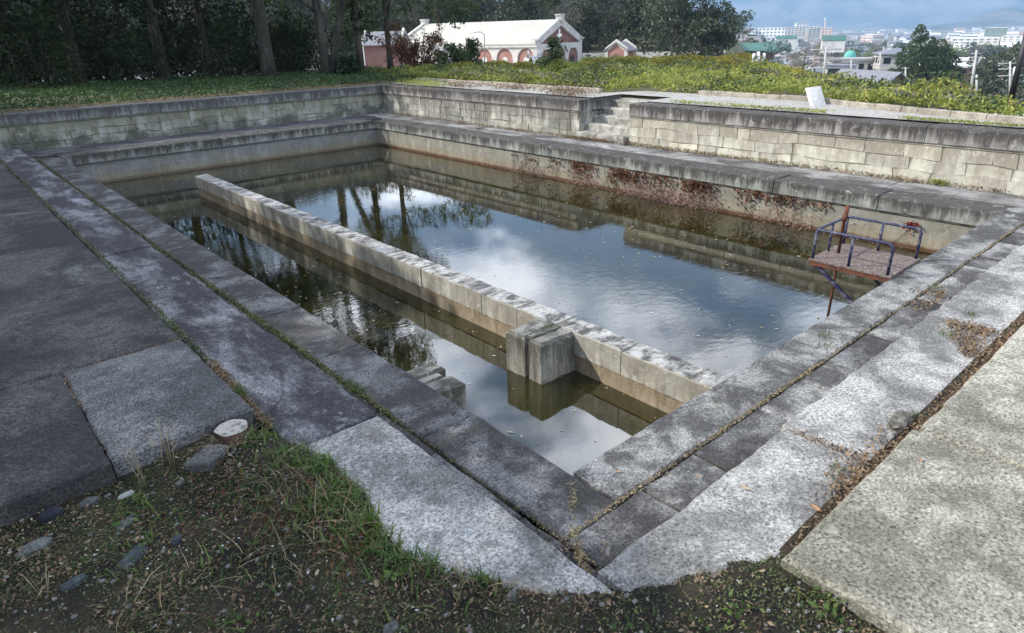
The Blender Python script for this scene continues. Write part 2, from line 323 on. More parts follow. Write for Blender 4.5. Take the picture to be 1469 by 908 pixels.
rim('paving_row','narrow row of dark paving stones behind the left coping','paving',M_['rim'],'y',1.60,YF+1.6,1.70,1.975,-.25,-.006,[.62,.85,.7,.9,.55],gap=.016,cell=.09,seed=11)
rim('paving_row','narrow row of pale and dark paving stones behind the right coping','paving',M_['rimR'],'x',1.985,12.4,1.50,1.915,-.25,-.006,[.66,.52,.8,.6,.48,.74],gap=.018,cell=.09,seed=14,mats=[M_['rim'],M_['rimR'],M_['rim'],M_['rimR'],M_['rimR']])
MB().box(1.70,XI-.04,1.0,YF+1.65,-.5,-.03).box(1.9,12.4,1.02,YI-.04,-.5,-.03).build('joint_bed',M_['soil']); tag(bpy.data.objects['joint_bed'],kind='structure')
# ---- raised slabs
def slabthing(label,m,x0,x1,y0,y1,z0,z1,**k):
    t=rough_slab(x0,x1,y0,y1,z0,z1,**k).build('stone_slab',m,None,off=((x0+x1)/2,(y0+y1)/2,z0)); t.location=((x0+x1)/2,(y0+y1)/2,z0); return tag(t,label,'slab')
slabthing('pale granite slab at the near corner, left of the corner crack',M_['granite'],1.17,1.835,1.3,3.545,-.05,RS,cell=.06,edge=.012,seed=21)
slabthing('purple grey lichened raised slab just beyond the pale corner granite',M_['slabL'],1.24,1.84,3.56,9.0,-.05,RS,cell=.12,seed=22)
slabthing('raised lichened slab with white streaks, middle of the left edge strip',M_['slabL'],1.25,1.84,9.03,14.6,-.05,RS+.01,cell=.15,seed=23)
slabthing('farthest raised slab of the left edge strip, ending at the back wall',M_['slabL'],1.26,1.84,14.63,20.85,-.05,RS,cell=.15,seed=24)
def poly_slab(label,m,poly,z0,z1,cell=.08,seed=0,edge=.015,amp=.006):
    xs=[p[0] for p in poly]; ys=[p[1] for p in poly]
    me=MB(); me.prism(poly,z0,z1); o=me.build('stone_slab',m,None,off=(sum(xs)/len(xs),sum(ys)/len(ys),z0)); o.location=(sum(xs)/len(xs),sum(ys)/len(ys),z0)
    return tag(o,label,'slab')
slabthing('pale granite slab at the near corner, right of the corner crack',M_['granite'],1.865,3.655,1.04,1.575,-.05,RS,cell=.05,edge=.014,seed=25)
slabthing('grey granite slab with leaf litter along its outer edge, second from the near corner',M_['graniteR'],3.675,6.16,1.045,1.60,-.05,RS+.006,cell=.06,edge=.02,seed=26)
slabthing('grey granite raised slab level with the metal platform',M_['graniteR'],6.18,9.1,1.05,1.61,-.05,RS,cell=.08,edge=.02,seed=27)
slabthing('granite raised slab running to the far right corner of the pool',M_['graniteR'],9.12,12.3,1.05,1.61,-.05,RS-.005,cell=.1,edge=.02,seed=28)
slabthing('large beige aggregate slab in the bottom right corner',M_['beige'],2.50,4.10,-2.2,.985,.02,.205,cell=.06,edge=.010,seed=31,bev=.02)
slabthing('beige aggregate slab beyond the cracked joint at right',M_['beige'],4.12,7.4,-2.2,.96,.02,.205,cell=.1,edge=.012,seed=32,bev=.02)
slabthing('farthest beige slab on the right side of the pool',M_['beige'],7.42,12.2,-2.2,.94,.02,.205,cell=.15,edge=.012,seed=33,bev=.02)
slabthing('rough pale slab beside the tree stump',M_['terracelight'],.336,1.20,4.09,5.632,-.03,.198,cell=.05,edge=.014,seed=34,bev=.015)
slabthing('dark terrace slab with a kerb-like front, filling the left picture edge',M_['terrace'],-3.0,.328,4.05,5.62,-.03,.2,cell=.1,edge=.006,seed=35)
slabthing('wide dark concrete terrace covering the left side',M_['terrace'],-5.0,1.20,5.635,12.4,-.03,.2,cell=.12,edge=.006,seed=37)
slabthing('far dark terrace slab running to the back wall at left',M_['terrace'],-5.0,1.22,12.42,20.85,-.03,.2,cell=.2,edge=.03,seed=38)
tag(rough_slab(2.62,12.2,.90,1.06,-.05,.128,.05,.012,.004,39,.004).build('gutter_soil',M_['soil']),kind='structure')
# ---- far walls of the basin
def stones_wall(axis,fix,a0,a1,z0,z1,courses,wmin,wmax,depth,seed,outsign,g=.004):
    """irregular ashlar; axis 'y': wall plane x=fix, stones along y. face looks towards outsign"""
    r=random.Random(seed); m=MB(); hs=[z0]
    for c in range(courses): hs.append(z0+(z1-z0)*(c+1)/courses)
    def zc(c,a): 
        if c==0 or c==courses: return hs[c]
        return hs[c]+.06*nz(a,c*7.1,seed,.9)+.06*nz(a,c*3.1,seed,2.6)
    for c in range(courses):
        p=a0+r.uniform(-wmax,0)
        while p<a1:
            w=r.uniform(wmin,wmax); b0=max(p,a0); b1=min(p+w,a1); p+=w
            if b1-b0<.06: continue
            sk=r.uniform(-.05,.05); d=r.uniform(0,.008); bz=.006
            A=[(b0+g,zc(c,b0)+g),(b1-g,zc(c,b1)+g),(b1-g+sk*(b1<a1),zc(c+1,b1)-g),(b0+g+sk*.5,zc(c+1,b0)-g)]
            if b1-b0>.3 and r.random()<.5: A.insert(3,((b0+b1)/2,zc(c+1,(b0+b1)/2)-g+.012)); 
            n=len(A); ca=sum(q[0] for q in A)/n; cz=sum(q[1] for q in A)/n
            inn=[(q[0]+(ca-q[0])*bz/.2,q[1]+(cz-q[1])*bz/.12) for q in A]
            def P(q,k): return (fix+outsign*k,q[0],q[1]) if axis=='y' else (q[0],fix+outsign*k,q[1])
            vs=[P(q,-depth) for q in A]+[P(q,d) for q in A]+[P(q,d+.012) for q in inn]
            fs=[(i,(i+1)%n,n+(i+1)%n,n+i) for i in range(n)]+[(n+i,n+(i+1)%n,2*n+(i+1)%n,2*n+i) for i in range(n)]+[tuple(range(2*n,3*n))]
            m.add(vs,fs)
    return m
# right far wall (plane x = XF)
t=thing('basin_wall','long stone ledge wall along the right far side of the pool, red creeper hanging on it','wall',(11.6,10.5,-1.6))
MB().box(XF+.05,XU+.3,YI-.2,YF+2,-1.6,-.252).build('wall_face',M_['basin'],t)
MB().box(XF+.025,XF+.2,YI-.1,YF+.02,-.251,-.225).build('moulding',M_['basin'],t)
p=2.0;k=0
for L in (1.9,1.75,2.0,1.8,2.1,1.7,1.9,2.2,1.8,2.5):
    e=min(p+L,YF+.0); rough_slab(XF,XF+.62,p+.006,e-.006,-.225,0+.004*((k*7)%3),.1,.008,.014,60+k,.02).build('coping_stone',M_['ledgeface'],t); p=e;k+=1
    if p>=YF: break
p=1.66
for k,L in enumerate((2.4,2.8,2.5,2.7,3,2.6,2.9,3)):
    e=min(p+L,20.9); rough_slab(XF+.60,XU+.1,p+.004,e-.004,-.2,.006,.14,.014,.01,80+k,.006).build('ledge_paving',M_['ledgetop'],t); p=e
    if p>=20.9: break
t=thing('basin_wall','shaded stone ledge wall along the far left side of the pool with a rusty waterline','wall',(6.5,20,-1.6))
MB().box(1.9,XF+.06,YF+.05,YU+.2,-1.6,-.252).build('wall_face',M_['basinL'],t)
MB().box(2.4,XF+.02,YF+.025,YF+.2,-.251,-.225).build('moulding',M_['basinL'],t)
p=XI+.01
for k,L in enumerate((1.3,1.1,1.5,1.2,1.4,1.3,1.2,1.5)):
    e=min(p+L,XF+.62 if k==7 else XF); rough_slab(p+.006,e-.006,YF,YF+.6,-.225,.0+.004*(k%3),.1,.01,.02,100+k,.025).build('coping_stone',M_['ledgeface'],t); p=e
    if p>=XF: break
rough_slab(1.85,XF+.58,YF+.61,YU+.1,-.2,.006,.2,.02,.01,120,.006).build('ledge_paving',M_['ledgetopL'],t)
# upper walls
def upper(name,label,axis,fix,a0,a1,sgn,mst,mcop,seed,stonel,depth=.45,zb=-.02,cap=True):
    base=(fix+.2,(a0+a1)/2,0) if axis=='y' else ((a0+a1)/2,fix+.2,0)
    t=thing(name,label,'wall',base)
    stones_wall(axis,fix+.02,a0,a1,zb,ZU0-.03,3,.22,.72,.06,seed,sgn,.0026 if seed<250 else .0018).build('masonry_face',mst,t)
    m=MB()
    if axis=='y': m.box(fix+.019,fix+depth,a0+.01,a1-.01,zb-.3,ZU0-.03)
    else: m.box(a0+.01,a1-.01,fix+.019,fix+depth,zb-.3,ZU0-.03)
    m.build('mortar_bed',M_['mortarpale' if seed<250 else 'mortar'],t)
    m=MB()
    if axis=='y': m.box(fix-.012,fix+depth,a0,a1,ZU0-.028,ZU0+.012)
    else: m.box(a0,a1,fix-.012,fix+depth,ZU0-.028,ZU0+.012)
    m.build('moulding',mst,t)
    p=a0; k=0
    while p<a1-.05:
        e=min(p+stonel[k%len(stonel)],a1)
        if a1-e<.3: e=a1
        b=rough_slab(fix-.04,fix+depth,p+.005,e-.005,ZU0+.012,ZU1+.004*(k%3),.09,.008,.014,seed+k*3.3,.022) if axis=='y' else rough_slab(p+.005,e-.005,fix-.04,fix+depth,ZU0+.012,ZU1+.004*(k%3),.09,.008,.014,seed+k*3.3,.022)
        b.build('coping_stone',mcop,t); p=e; k+=1
    return t
upper('upper_wall','sunlit pale ashlar upper wall with dark coping, right of the stone steps','y',XU,-3.0,10.05,-1,M_['masonry'],M_['upcop'],200,[2.3,2.05,2.5,2.2])
upper('upper_wall','streaked upper wall with dark coping between the far corner and the stone steps','y',XU,11.62,YU-.01,-1,M_['masonryM'],M_['upcop'],260,[1.5,1.9,1.75,2.1])
upper('upper_wall','mossy shaded upper wall along the far left side below the ivy bank','x',YU,-5.0,XU+.45,-1,M_['masonryL'],M_['upcopL'],320,[1.6,1.75,1.5,1.9])
# cheek of the stair recess
t=thing('stair_cheek_wall','short end wall with dark coping forming the left side of the stone steps','wall',(13.3,11.8,0))
stones_wall('x',11.64,XU+.46,14.0,-.02,ZU0-.03,3,.3,.5,.06,371,-1).build('masonry_face',M_['masonryM'],t)
MB().box(XU+.47,14.0,11.66,12.1,-.3,ZU0-.03).build('mortar_bed',M_['mortar'],t)
rough_slab(XU+.46,14.05,11.60,12.05,ZU0,ZU1,.09,.008,.014,377,.02).build('coping_stone',M_['upcop'],t)
MB().box(XU+.03,XU+.44,11.615,11.64,-.02,ZU0-.03).build('end_face',M_['masonryM'],t)
t=thing('stair_cheek_wall','pale end wall of the right upper wall beside the stone steps','wall',(13.3,9.9,0))
stones_wall('x',10.03,XU+.46,14.0,-.02,ZU0+.2,3,.3,.5,.06,379,1).build('masonry_face',M_['masonry'],t)
MB().box(XU+.47,14.0,9.7,10.0,-.3,ZU1-.02).build('mortar_bed',M_['mortar'],t)
st=thing('stone_steps','pale worn stone steps set into a gap in the upper wall','steps',(13.2,10.8,0))
for k in range(5):
    x0=XU-.14+k*.33
    rough_slab(x0,x0+.42,10.07,11.60,-.1,.02+.165*(k+1)-(.0 if k<4 else .01),.08,.012,.03,400+k,.025).build('step',M_['step'],st)
MB().box(XU+1.4,XU+2.3,10.07,11.6,-.1,.86).build('landing',M_['step'],st)
# divider wall with gate pillar
XD0,XD1=4.45,4.735; ZD=-.31
t=thing('divider_wall','long pale dividing wall standing in the pool, gate pillar on its near part','wall',((XD0+XD1)/2,9,-1.6))
MB().box(XD0+.012,XD1-.012,YI-.02,15.9,-1.6,-.56).build('lower_course',M_['dividerlow'],t)
p=YI-.02; k=0
Ls=[.52,.76,.87,.62,.62,.66,.6,.72,.64,.7,.62,.75,.68,.64,.72,.7,.66,.74,.68,.7,.66]
while p<15.88:
    e=min(p+Ls[k%len(Ls)],15.92); 
    if 15.92-e<.3: e=15.92
    b=rough_slab(XD0,XD1,p+.005,e-.005,-.562,ZD,.05,.012,.014,430+k*2.1,.012)
    o=b.build('coping_block',M_['divider'],t); o.data.materials.append(M_['dividertop'])
    for f in o.data.polygons: f.material_index=1 if f.normal.z>.75 else 0
    p=e;k+=1
def topmat(o,m2):
    o.data.materials.append(m2)
    for f in o.data.polygons: f.material_index=1 if f.normal.z>.75 else 0
    return o
m=rough_slab(3.98,XD0+.02,4.43,4.68,-1.6,ZD+.005,.04,.02,.02,470,.03); topmat(m.build('gate_pillar',M_['pillar'],t),M_['pillartop'])
m=rough_slab(4.045,XD0+.02,4.365,4.435,-1.6,ZD+.003,.04,.01,.006,471,.005); m2=rough_slab(3.99,XD0+.02,4.17,4.37,-1.6,ZD+.005,.04,.02,.02,472,.03)
m.add(m2.v,m2.f); topmat(m.build('gate_pillar',M_['pillar'],t),M_['pillartop'])
m=rough_slab(XI-.05,3.05,4.46,4.66,-1.6,ZD,.05,.02,.03,475,.03); m2=rough_slab(XI-.05,2.955,4.37,4.46,-1.6,ZD-.01,.05,.01,.01,476,.01); m3=rough_slab(XI-.05,3.04,4.16,4.37,-1.6,ZD-.01,.05,.02,.02,477,.03)
m.add(m2.v,m2.f); m.add(m3.v,m3.f)
o=topmat(m.build('gate_pier',M_['pillar'],None,off=(2.75,4.4,-1.6)),M_['pillartop']); o.location=(2.75,4.4,-1.6); tag(o,'short mossy topped pier with a gate slot, projecting from the left pool edge','pier')
# water
m=MB(); m.grid(60,60,lambda u,v:(XI-.02+(XF+.04-XI)*u,YI-.02+(YF+.04-YI)*v,WZ)); tag(m.build('pool_water',M_['water']),kind='structure')
MB().box(XI-.2,XF+.2,YI-.2,YF+.2,-1.75,-1.6).build('pool_floor',M_['soil']); tag(bpy.data.objects['pool_floor'],kind='structure')
# metal platform
pf=thing('platform','small rusty inspection platform with chipped blue pipe railing, over the right pool edge','platform',(7.73,2.75,0))
m=rough_slab(7.30,8.16,2.30,3.19,.004,.026,.05,.003,.004,500,.002); m.build('deck',M_['deck'],pf)
MB().box(7.31,7.35,2.30,3.18,-.045,.003).box(8.11,8.15,2.30,3.18,-.045,.003).box(7.351,8.109,3.14,3.18,-.045,.003).build('deck_frame',M_['rust'],pf)
RZ=.365; rr=.016
def bend(a,b,c,r=.07,n=5):
    a,b,c=map(Vector,(a,b,c)); p0=b+(a-b).normalized()*r; p1=b+(c-b).normalized()*r
    return [p0.lerp(b,t_).lerp(b.lerp(p1,t_),t_) for t_ in [i/n for i in range(n+1)]]
a=[(7.34,2.345,.02)]+bend((7.34,2.345,.02),(7.34,2.345,RZ),(7.34,3.16,RZ))+bend((7.34,2.345,RZ),(7.34,3.16,RZ),(8.13,3.16,RZ),.03)+bend((7.34,3.16,RZ),(8.13,3.16,RZ),(8.13,2.345,RZ),.03)+bend((8.13,3.16,RZ),(8.13,2.345,RZ),(8.13,2.345,.02))+[(8.13,2.345,.02)]
MB().tube(a,rr,10).build('handrail',M_['bluepaint'],pf)
for x,y in ((7.34,2.757),(7.34,3.16),(7.735,3.16),(8.13,3.16),(8.13,2.757)): MB().tube([(x,y,.02),(x,y,RZ)],rr*.95,10).build('railing_post',M_['bluepaint'],pf)
MB().tube([(7.73,3.03,.59),(7.73,3.035,.42),(7.73,3.04,.41),(7.73,3.04,.03)],[.022,.026,.018,.018],10).tube([(7.73,3.04,.41),(7.73,3.04,.49)],.03,10).tube([(7.73,3.04,.0),(7.735,3.03,-.4),(7.73,3.03,-1.2)],.016,8).build('gate_spindle',M_['rust'],pf)
for x in (7.33,8.12):
    MB().hull4([(x,3.13,-.045),(x+.035,3.13,-.045),(x+.035,3.08,-.045),(x,3.08,-.045)],[(x,2.29,-.66),(x+.035,2.29,-.66),(x+.035,2.28,-.62),(x,2.28,-.62)]).build('brace',M_['bluepaint'],pf)
# kerbs on the terrace
def kerb(label,pts,blk,h0,h1,w,m,seed):
    a=Vector((*pts[0],0)); b=Vector((*pts[-1],0)); 
    segs=[(Vector((*pts[i],0)),Vector((*pts[i+1],0))) for i in range(len(pts)-1)]
    t=thing('kerb',label,'kerb',((a+b)/2)[:2]+(h0,) if False else ((a.x+b.x)/2,(a.y+b.y)/2,h0)); r=random.Random(seed)
    for s,e in segs:
        L=(e-s).length; d=(e-s)/L; n=Vector((-d.y,d.x,0)); p=0
        while p<L-.05:
            q=min(p+blk,L); A=s+d*(p+.006); B=s+d*(q-.006); z=h1+r.uniform(-.008,.008); bv=.012
            m_=MB(); lo=[A-n*w,B-n*w,B+n*w,A+n*w]; V=[(v.x,v.y,h0) for v in lo]+[(v.x,v.y,z-bv) for v in lo]
            ti=[A-n*(w-bv)+d*bv,B-n*(w-bv)-d*bv,B+n*(w-bv)-d*bv,A+n*(w-bv)+d*bv]; V+=[(v.x,v.y,z) for v in ti]
            m_.add(V,[(3,2,1,0),(0,1,5,4),(1,2,6,5),(2,3,7,6),(3,0,4,7),(4,5,9,8),(5,6,10,9),(6,7,11,10),(7,4,8,11),(8,9,10,11)]); m_.build('kerb_block',m,t); p=q
    return t
kerb('row of grey kerb blocks in front of the leafy ground cover, right of the steps',[(13.0,1.0),(13.95,4.8),(14.85,7.1),(14.95,9.9)],.6,.80,1.05,.055,M_['kerbgrey'],1)
kerb('low grey kerb behind the dry weeds, left of the steps',[(14.0,12.3),(14.2,16.2),(14.2,21.2)],.9,.8,1.05,.06,M_['kerbgrey'],2)
b=MB(); b.hull4([(13.98,6.50,.93),(14.32,6.40,.93),(14.36,6.50,.93),(14.02,6.60,.93)],[(14.22,6.78,1.28),(14.50,6.66,1.30),(14.54,6.74,1.29),(14.26,6.88,1.27)])
o=b.build('stone_block',flat('white_stone',(.52,.51,.48),.8,var=.2,scale=9),None,off=(14.2,6.6,.93)); o.location=(14.2,6.6,.93); tag(o,'tilted white stone block leaning on the grey kerb','stone block')
# ---------------------------------------------------------------- terrain
_az=[]; _re=[]
for px,py in ((-300,128),(0,120),(200,115),(400,105),(560,97),(700,95),(850,90),(950,85),(1000,88),(1100,100),(1200,115),(1300,127),(1400,140),(1469,152),(1800,190)):
    x,y=at(px,py,1.15); _az.append(math.degrees(math.atan2(y,x))); _re.append(math.hypot(x,y))
_o=np.argsort(_az); AZ=np.array(_az)[_o]; RE=np.array(_re)[_o]
def redge(az): return float(np.interp(az,AZ,RE))
LR=np.array([0,4,12,30,60,95,140,200,400,1000,60000.]); LZ=np.array([.95,-.3,-1.6,-3.4,-3.5,-1.5,1,2,-4,-25,-34.])    # metres past the plateau edge
RR_=np.array([0,5,15,40,80,170,400,900,3000,60000.]); RZ_=np.array([.95,-.6,-3.4,-7.5,-11.5,-19,-25,-32,-34,-34.])
def gz(x,y):
    az=math.degrees(math.atan2(y,x)); r=math.hypot(x,y)
    if x<-8 or y<-4 or az>100 or az<-20: return .05 if r<60 else -3
    e=redge(az); d=r-e
    if d<=0: return .93
    w=min(1,max(0,(az-27)/5)); w=w*w*(3-2*w)
    zl=float(np.interp(d,LR,LZ)); zr=float(np.interp(d,RR_,RZ_)); z=zl*w+zr*(1-w)
    if d>12: z+=.5*nz(x,y,0,.02)*min(1,d/100)
    return z
def gfull(x,y):
    if x<XU+.5 and y<YU+.5:
        if x>1.5 and y>1.3: return -2.2
        return -.06 if x>-7 and y>-3 else .02
    if x<14.09 and 9.98<y<11.67: return -.2
    return gz(x,y)
def axis(lim):
    a=[-7.5,-7,-4,-3.2,-3,-1,0,1.4,1.5,1.6,3,6,9,12,XU+.49,XU+.51,13.5,14.08,14.1,14.5]; s=1.0; p=14.5
    while p<lim: p+=s; a.append(p); s=min(s*1.06,900)
    q=-7.5; s=2.0
    while q>-1500: q-=s; a.append(q); s*=1.35
    return sorted(a)
xs=axis(26000); ys=sorted(set(axis(26000)+[1.2,1.31,9.97,9.985,11.66,11.675,YU+.49,YU+.51,21.8]))
xs=[x for x in xs if abs(x-1.6)>1e-6]
m=MB(); nx=len(xs)
m.add([(x,y,gfull(x,y)) for y in ys for x in xs],[(j*nx+i,j*nx+i+1,(j+1)*nx+i+1,(j+1)*nx+i) for j in range(len(ys)-1) for i in range(nx-1)],True)
tag(m.build('ground',M_['ground']),kind='structure')
m=MB(); m.add([(XU+.44,-3,.945),(13.2,-3,.95),(13.95,4.8,.95),(14.9,7.1,.95),(15.1,9.98,.95),(15.1,11.65,.95),(14.06,12.2,.95),(14.2,21.0,.95),(XU+.44,21.0,.945),(XU+.44,11.6,.945),(14.0,11.6,.945),(14.0,10.02,.945),(XU+.44,10.02,.945)],[tuple(range(13))]); tag(m.build('gravel_strip',M_['gravel']),kind='structure')
# foreground earth: surface rises over the outer ends of the corner slabs
ARC=[at(*p,.12) for p in ((380,620),(430,640),(470,665),(520,705),(545,760),(600,800),(650,822),(700,835),(760,845),(835,851),(905,851),(985,832),(1060,808),(1130,792))]
def arcdist(x,y):
    best=9; sg=1
    for (ax,ay),(bx,by) in zip(ARC[:-1],ARC[1:]):
        dx,dy=bx-ax,by-ay; L=dx*dx+dy*dy; t=max(0,min(1,((x-ax)*dx+(y-ay)*dy)/L)); px,py=ax+dx*t,ay+dy*t; d=math.hypot(x-px,y-py)
        if d<best: best=d; sg=1 if (dx*(y-ay)-dy*(x-ax))<0 else -1     # outside (towards the camera) positive
    return best*sg
def drift(x,y): return nz(x,y,20,4.5)>.12
def soilz(x,y):
    d=arcdist(x,y)+.035*nz(x,y,3,9)+.02*nz(x,y,1,23)
    z=.122+.14*d if d<.12 else .139-.03*(min(d,1.0)-.12)
    if d<0: z=.118+.6*d
    if x<1.0: z-=.05*min(1,(1.0-x)/.6)
    return z+.014*nz(x,y,8,5)*(1 if d>0 else .3)+.010*nz(x,y,2,17)+.006*nz(x,y,5,45)
m=MB(); NX,NY=210,210; X0,X1,Y0,Y1=-2.2,2.85,-1.2,4.25
m.grid(NX,NY,lambda u,v:(X0+(X1-X0)*u,Y0+(Y1-Y0)*v,max(soilz(X0+(X1-X0)*u,Y0+(Y1-Y0)*v),-.2)))
m.f=[f for f in m.f if arcdist(m.v[f[0]][0],m.v[f[0]][1])>-.12 and not (m.v[f[0]][0]>1.9 and m.v[f[0]][1]>1.5)]; m.sm=m.sm[:len(m.f)]
tag(m.build('earth',M_['soil']),kind='structure')
def soil_ok(x,y): return arcdist(x,y)>-.02 and y<4.05 and not (x>2.48 and y<.95)
# ---- foreground plants and litter
def scatter_soil(n,f=None,x0=-.6,x1=2.8,y0=-.2,y1=4.05):
    out=[]
    while len(out)<n:
        x,y=random.uniform(x0,x1),random.uniform(y0,y1)
        if soil_ok(x,y) and (f is None or random.random()<f(x,y)): out.append((x,y,soilz(x,y)))
    return np.array(out)
C=scatter_soil(48000,lambda x,y:max(.2,min(1,.7+1.6*nz(x,y,4,2.6)))*(1 if x<1.6 or x>2.2 else .5)); U,V=leafuv(len(C),.013,.75,1.5); C[:,2]+=rng.uniform(.001,.012,len(C)); tag(quadmesh('ground_weeds',C,U,V,M_['clover']),kind='stuff')
C=scatter_soil(10000,lambda x,y:max(.05,min(1,.4+1.8*nz(x,y,14,1.7)))); U,V=leafuv(len(C),.022,.4,1.2); C[:,2]+=rng.uniform(.001,.012,len(C)); tag(quadmesh('leaf_litter',C,U,V,M_['dry']),kind='stuff')
C=scatter_soil(1500); U,V=leafuv(len(C),.05,.06,2.0,.6); U[:,2]*=.3; C[:,2]+=.008; tag(quadmesh('dead_stems',C,U,V,M_['straw']),kind='stuff')
C=scatter_soil(1500); U,V=leafuv(len(C),.016,.6,1.5,.6); C[:,2]+=.008; tag(quadmesh('pale_chips',C,U,V,M_['palebits']),kind='stuff')
# pebbles
m=MB()
def pebble(m,x,y,z,s,sq=.6,seed=0,sub=1):
    vs=[];n=6
    for i in range(1,4):
        th=math.pi*i/4
        for k in range(n):
            ph=2*math.pi*k/n+i*.4; r=s*(1+.35*nz(k*1.3,i*1.7,seed+x*9)); vs.append((x+r*math.sin(th)*math.cos(ph),y+r*math.sin(th)*math.sin(ph)*.8,z+r*math.cos(th)*sq))
    vs=[(x,y,z+s*sq)]+vs+[(x,y,z-s*sq)]
    fs=[(0,1+k,1+(k+1)%n) for k in range(n)]+[(1+i*n+k,1+(i+1)*n+k,1+(i+1)*n+(k+1)%n,1+i*n+(k+1)%n) for i in range(2) for k in range(n)]+[(1+2*n+k,3*n+1,1+2*n+(k+1)%n) for k in range(n)]
    m.add(vs,fs)
for x,y,z in scatter_soil(900): pebble(m,x,y,z+.002,random.uniform(.004,.016),.6,random.random()*50)
tag(m.build('pebbles',flat('pebble_grey',(.15,.145,.14),.9,var=.5,scale=30)),kind='stuff')
C=scatter_soil(6000,lambda x,y:1.0 if drift(x,y) else .08); U,V=leafuv(len(C),.024,.45,1.0,.6); C[:,2]+=rng.uniform(.002,.02,len(C)); tag(quadmesh('leaf_litter',C,U,V,M_['dry']),kind='stuff')
# grass blades
def blades(name,roots,h,w,m,lean=.6,seg=4,kind='stuff',parent=None):
    vs=[];fs=[]
    for x,y,z in roots:
        a=random.uniform(0,6.283); hh=h*random.uniform(.45,1.3); l=lean*random.uniform(.3,1.4)*hh; dx,dy=math.cos(a),math.sin(a); px,py=-dy,dx; b=len(vs); tw=random.uniform(-.4,.4)
        for i in range(seg+1):
            t=i/seg; ww=w*(1-t**1.6)*.5+.0003; ox=l*t*t; zz=hh*(t-.45*t*t*min(1,l/hh)*1.1)
            vs.append((x+dx*ox+px*ww,y+dy*ox+py*ww,z+zz)); vs.append((x+dx*ox-px*ww,y+dy*ox-py*ww,z+zz+tw*ww))
        fs+=[(b+2*i,b+2*i+1,b+2*i+3,b+2*i+2) for i in range(seg)]
    mb=MB(); mb.add(vs,fs,True); o=mb.build(name,m,parent)
    return tag(o,kind=kind) if kind else o
gr=[]
for cx,cy,r,n in [(1.18,3.45,.16,150),(1.3,3.2,.12,130),(1.24,2.9,.13,160),(1.2,2.6,.16,200),(1.15,2.35,.13,150),(1.3,2.15,.1,110),(1.1,3.8,.10,70),(1.0,2.9,.2,120),(.85,3.3,.2,60),(1.42,1.9,.08,60),(.35,3.7,.12,40),(.25,3.3,.2,40),(1.0,1.9,.3,60),(.5,2.6,.4,70),(2.55,.78,.10,60)]:
    for k in range(n):
        x=random.gauss(cx,r*.6); y=random.gauss(cy,r*.6)
        if y<4.04 and arcdist(x,y)>-.03: gr.append((x,y,soilz(x,y)))
blades('grass_tufts',gr[::2],.085,.011,M_['grass'],.9); blades('grass_tufts',gr[1::4],.11,.006,M_['grass'],1.0); blades('grass_tufts',gr[3::4],.05,.009,M_['grass'],1.2)
gr=[tuple(p) for p in scatter_soil(900)]; blades('sparse_grass',gr,.045,.003,M_['grass'],1.0,3)
gr=[]
for cx,cy,r,n in [(1.15,2.7,.25,40),(1.05,3.3,.25,35),(.8,2.9,.3,35),(1.38,2.0,.1,45),(.95,3.85,.12,50),(.3,2.9,.3,25)]:
    for k in range(n):
        x=random.gauss(cx,r*.6); y=random.gauss(cy,r*.6)
        if y<4.04 and arcdist(x,y)>-.03: gr.append((x,y,soilz(x,y)))
blades('dry_grass',gr,.12,.004,M_['straw'],1.5)
# broad leaved weeds
C=[];
for cx,cy,n in [(2.58,.80,45),(2.4,.72,30),(2.75,.62,30),(.28,3.62,25),(1.25,3.3,40),(1.15,2.2,40),(.45,2.5,25),(1.7,1.25,20),(2.1,1.0,25)]:
    for k in range(n):
        x=random.gauss(cx,.05); y=random.gauss(cy,.05); C.append((x,y,soilz(x,y)+random.uniform(.01,.05)))
C=np.array(C); U,V=leafuv(len(C),.034,.5,1.5); tag(quadmesh('broad_weeds',C,U,V,M_['grass']),kind='stuff')
# ferny brown patches
C=[]
for cx,cy,r,n in [(.95,3.0,.32,330),(1.05,2.5,.22,240),(.7,3.5,.25,200)]:
    for k in range(n):
        x=random.gauss(cx,r*.6); y=random.gauss(cy,r*.6)
        if soil_ok(x,y): C.append((x,y,soilz(x,y)+random.uniform(.005,.05)))
C=np.array(C); U,V=leafuv(len(C),.035,.25,.8); tag(quadmesh('rusty_bracken',C,U,V,leaf('bracken',[(.13,.055,.025),(.19,.09,.04),(.10,.055,.03)])),kind='stuff')
# dry stalks beside the slabs
def stalk(label,x,y,h,lx,ly,n=3):
    t=thing('dry_stalk',label,'weed',(x,y,soilz(x,y)-.01),'dry weed stalks in front of the rough slab'); m=MB(); z=soilz(x,y)-.01
    for k in range(n):
        a=random.uniform(-.05,.05); b=random.uniform(-.03,.03); m.tube([(x+a*.3,y+b*.3,z),(x+lx*.5+a,y+ly*.5+b,z+h*.55),(x+lx+a*1.7,y+ly+b*2,z+h*random.uniform(.85,1.1))],[.0035,.0022,.0012],5)
    m.build('stem',M_['straw'],t)
    C=np.array([(x+lx*u+random.gauss(0,.012),y+ly*u+random.gauss(0,.012),z+h*u) for u in [random.uniform(.05,.8) for _ in range(16)]]); U,V=leafuv(16,.05,.12,0); quadmesh('dead_leaves',C,U,V,M_['straw'],t)
stalk('tallest dry stalk, left of the pale rough slab front',.44,3.86,.36,-.05,.05); stalk('dry stalk leaning right before the slab edge',.62,3.92,.32,.06,.06,4); stalk('thin dry stalk in the middle of the slab front',.55,3.95,.34,-.01,.04,2)
stalk('dead brown stalk at the left bottom corner of the picture',-.15,3.3,.16,.0,.02,5)
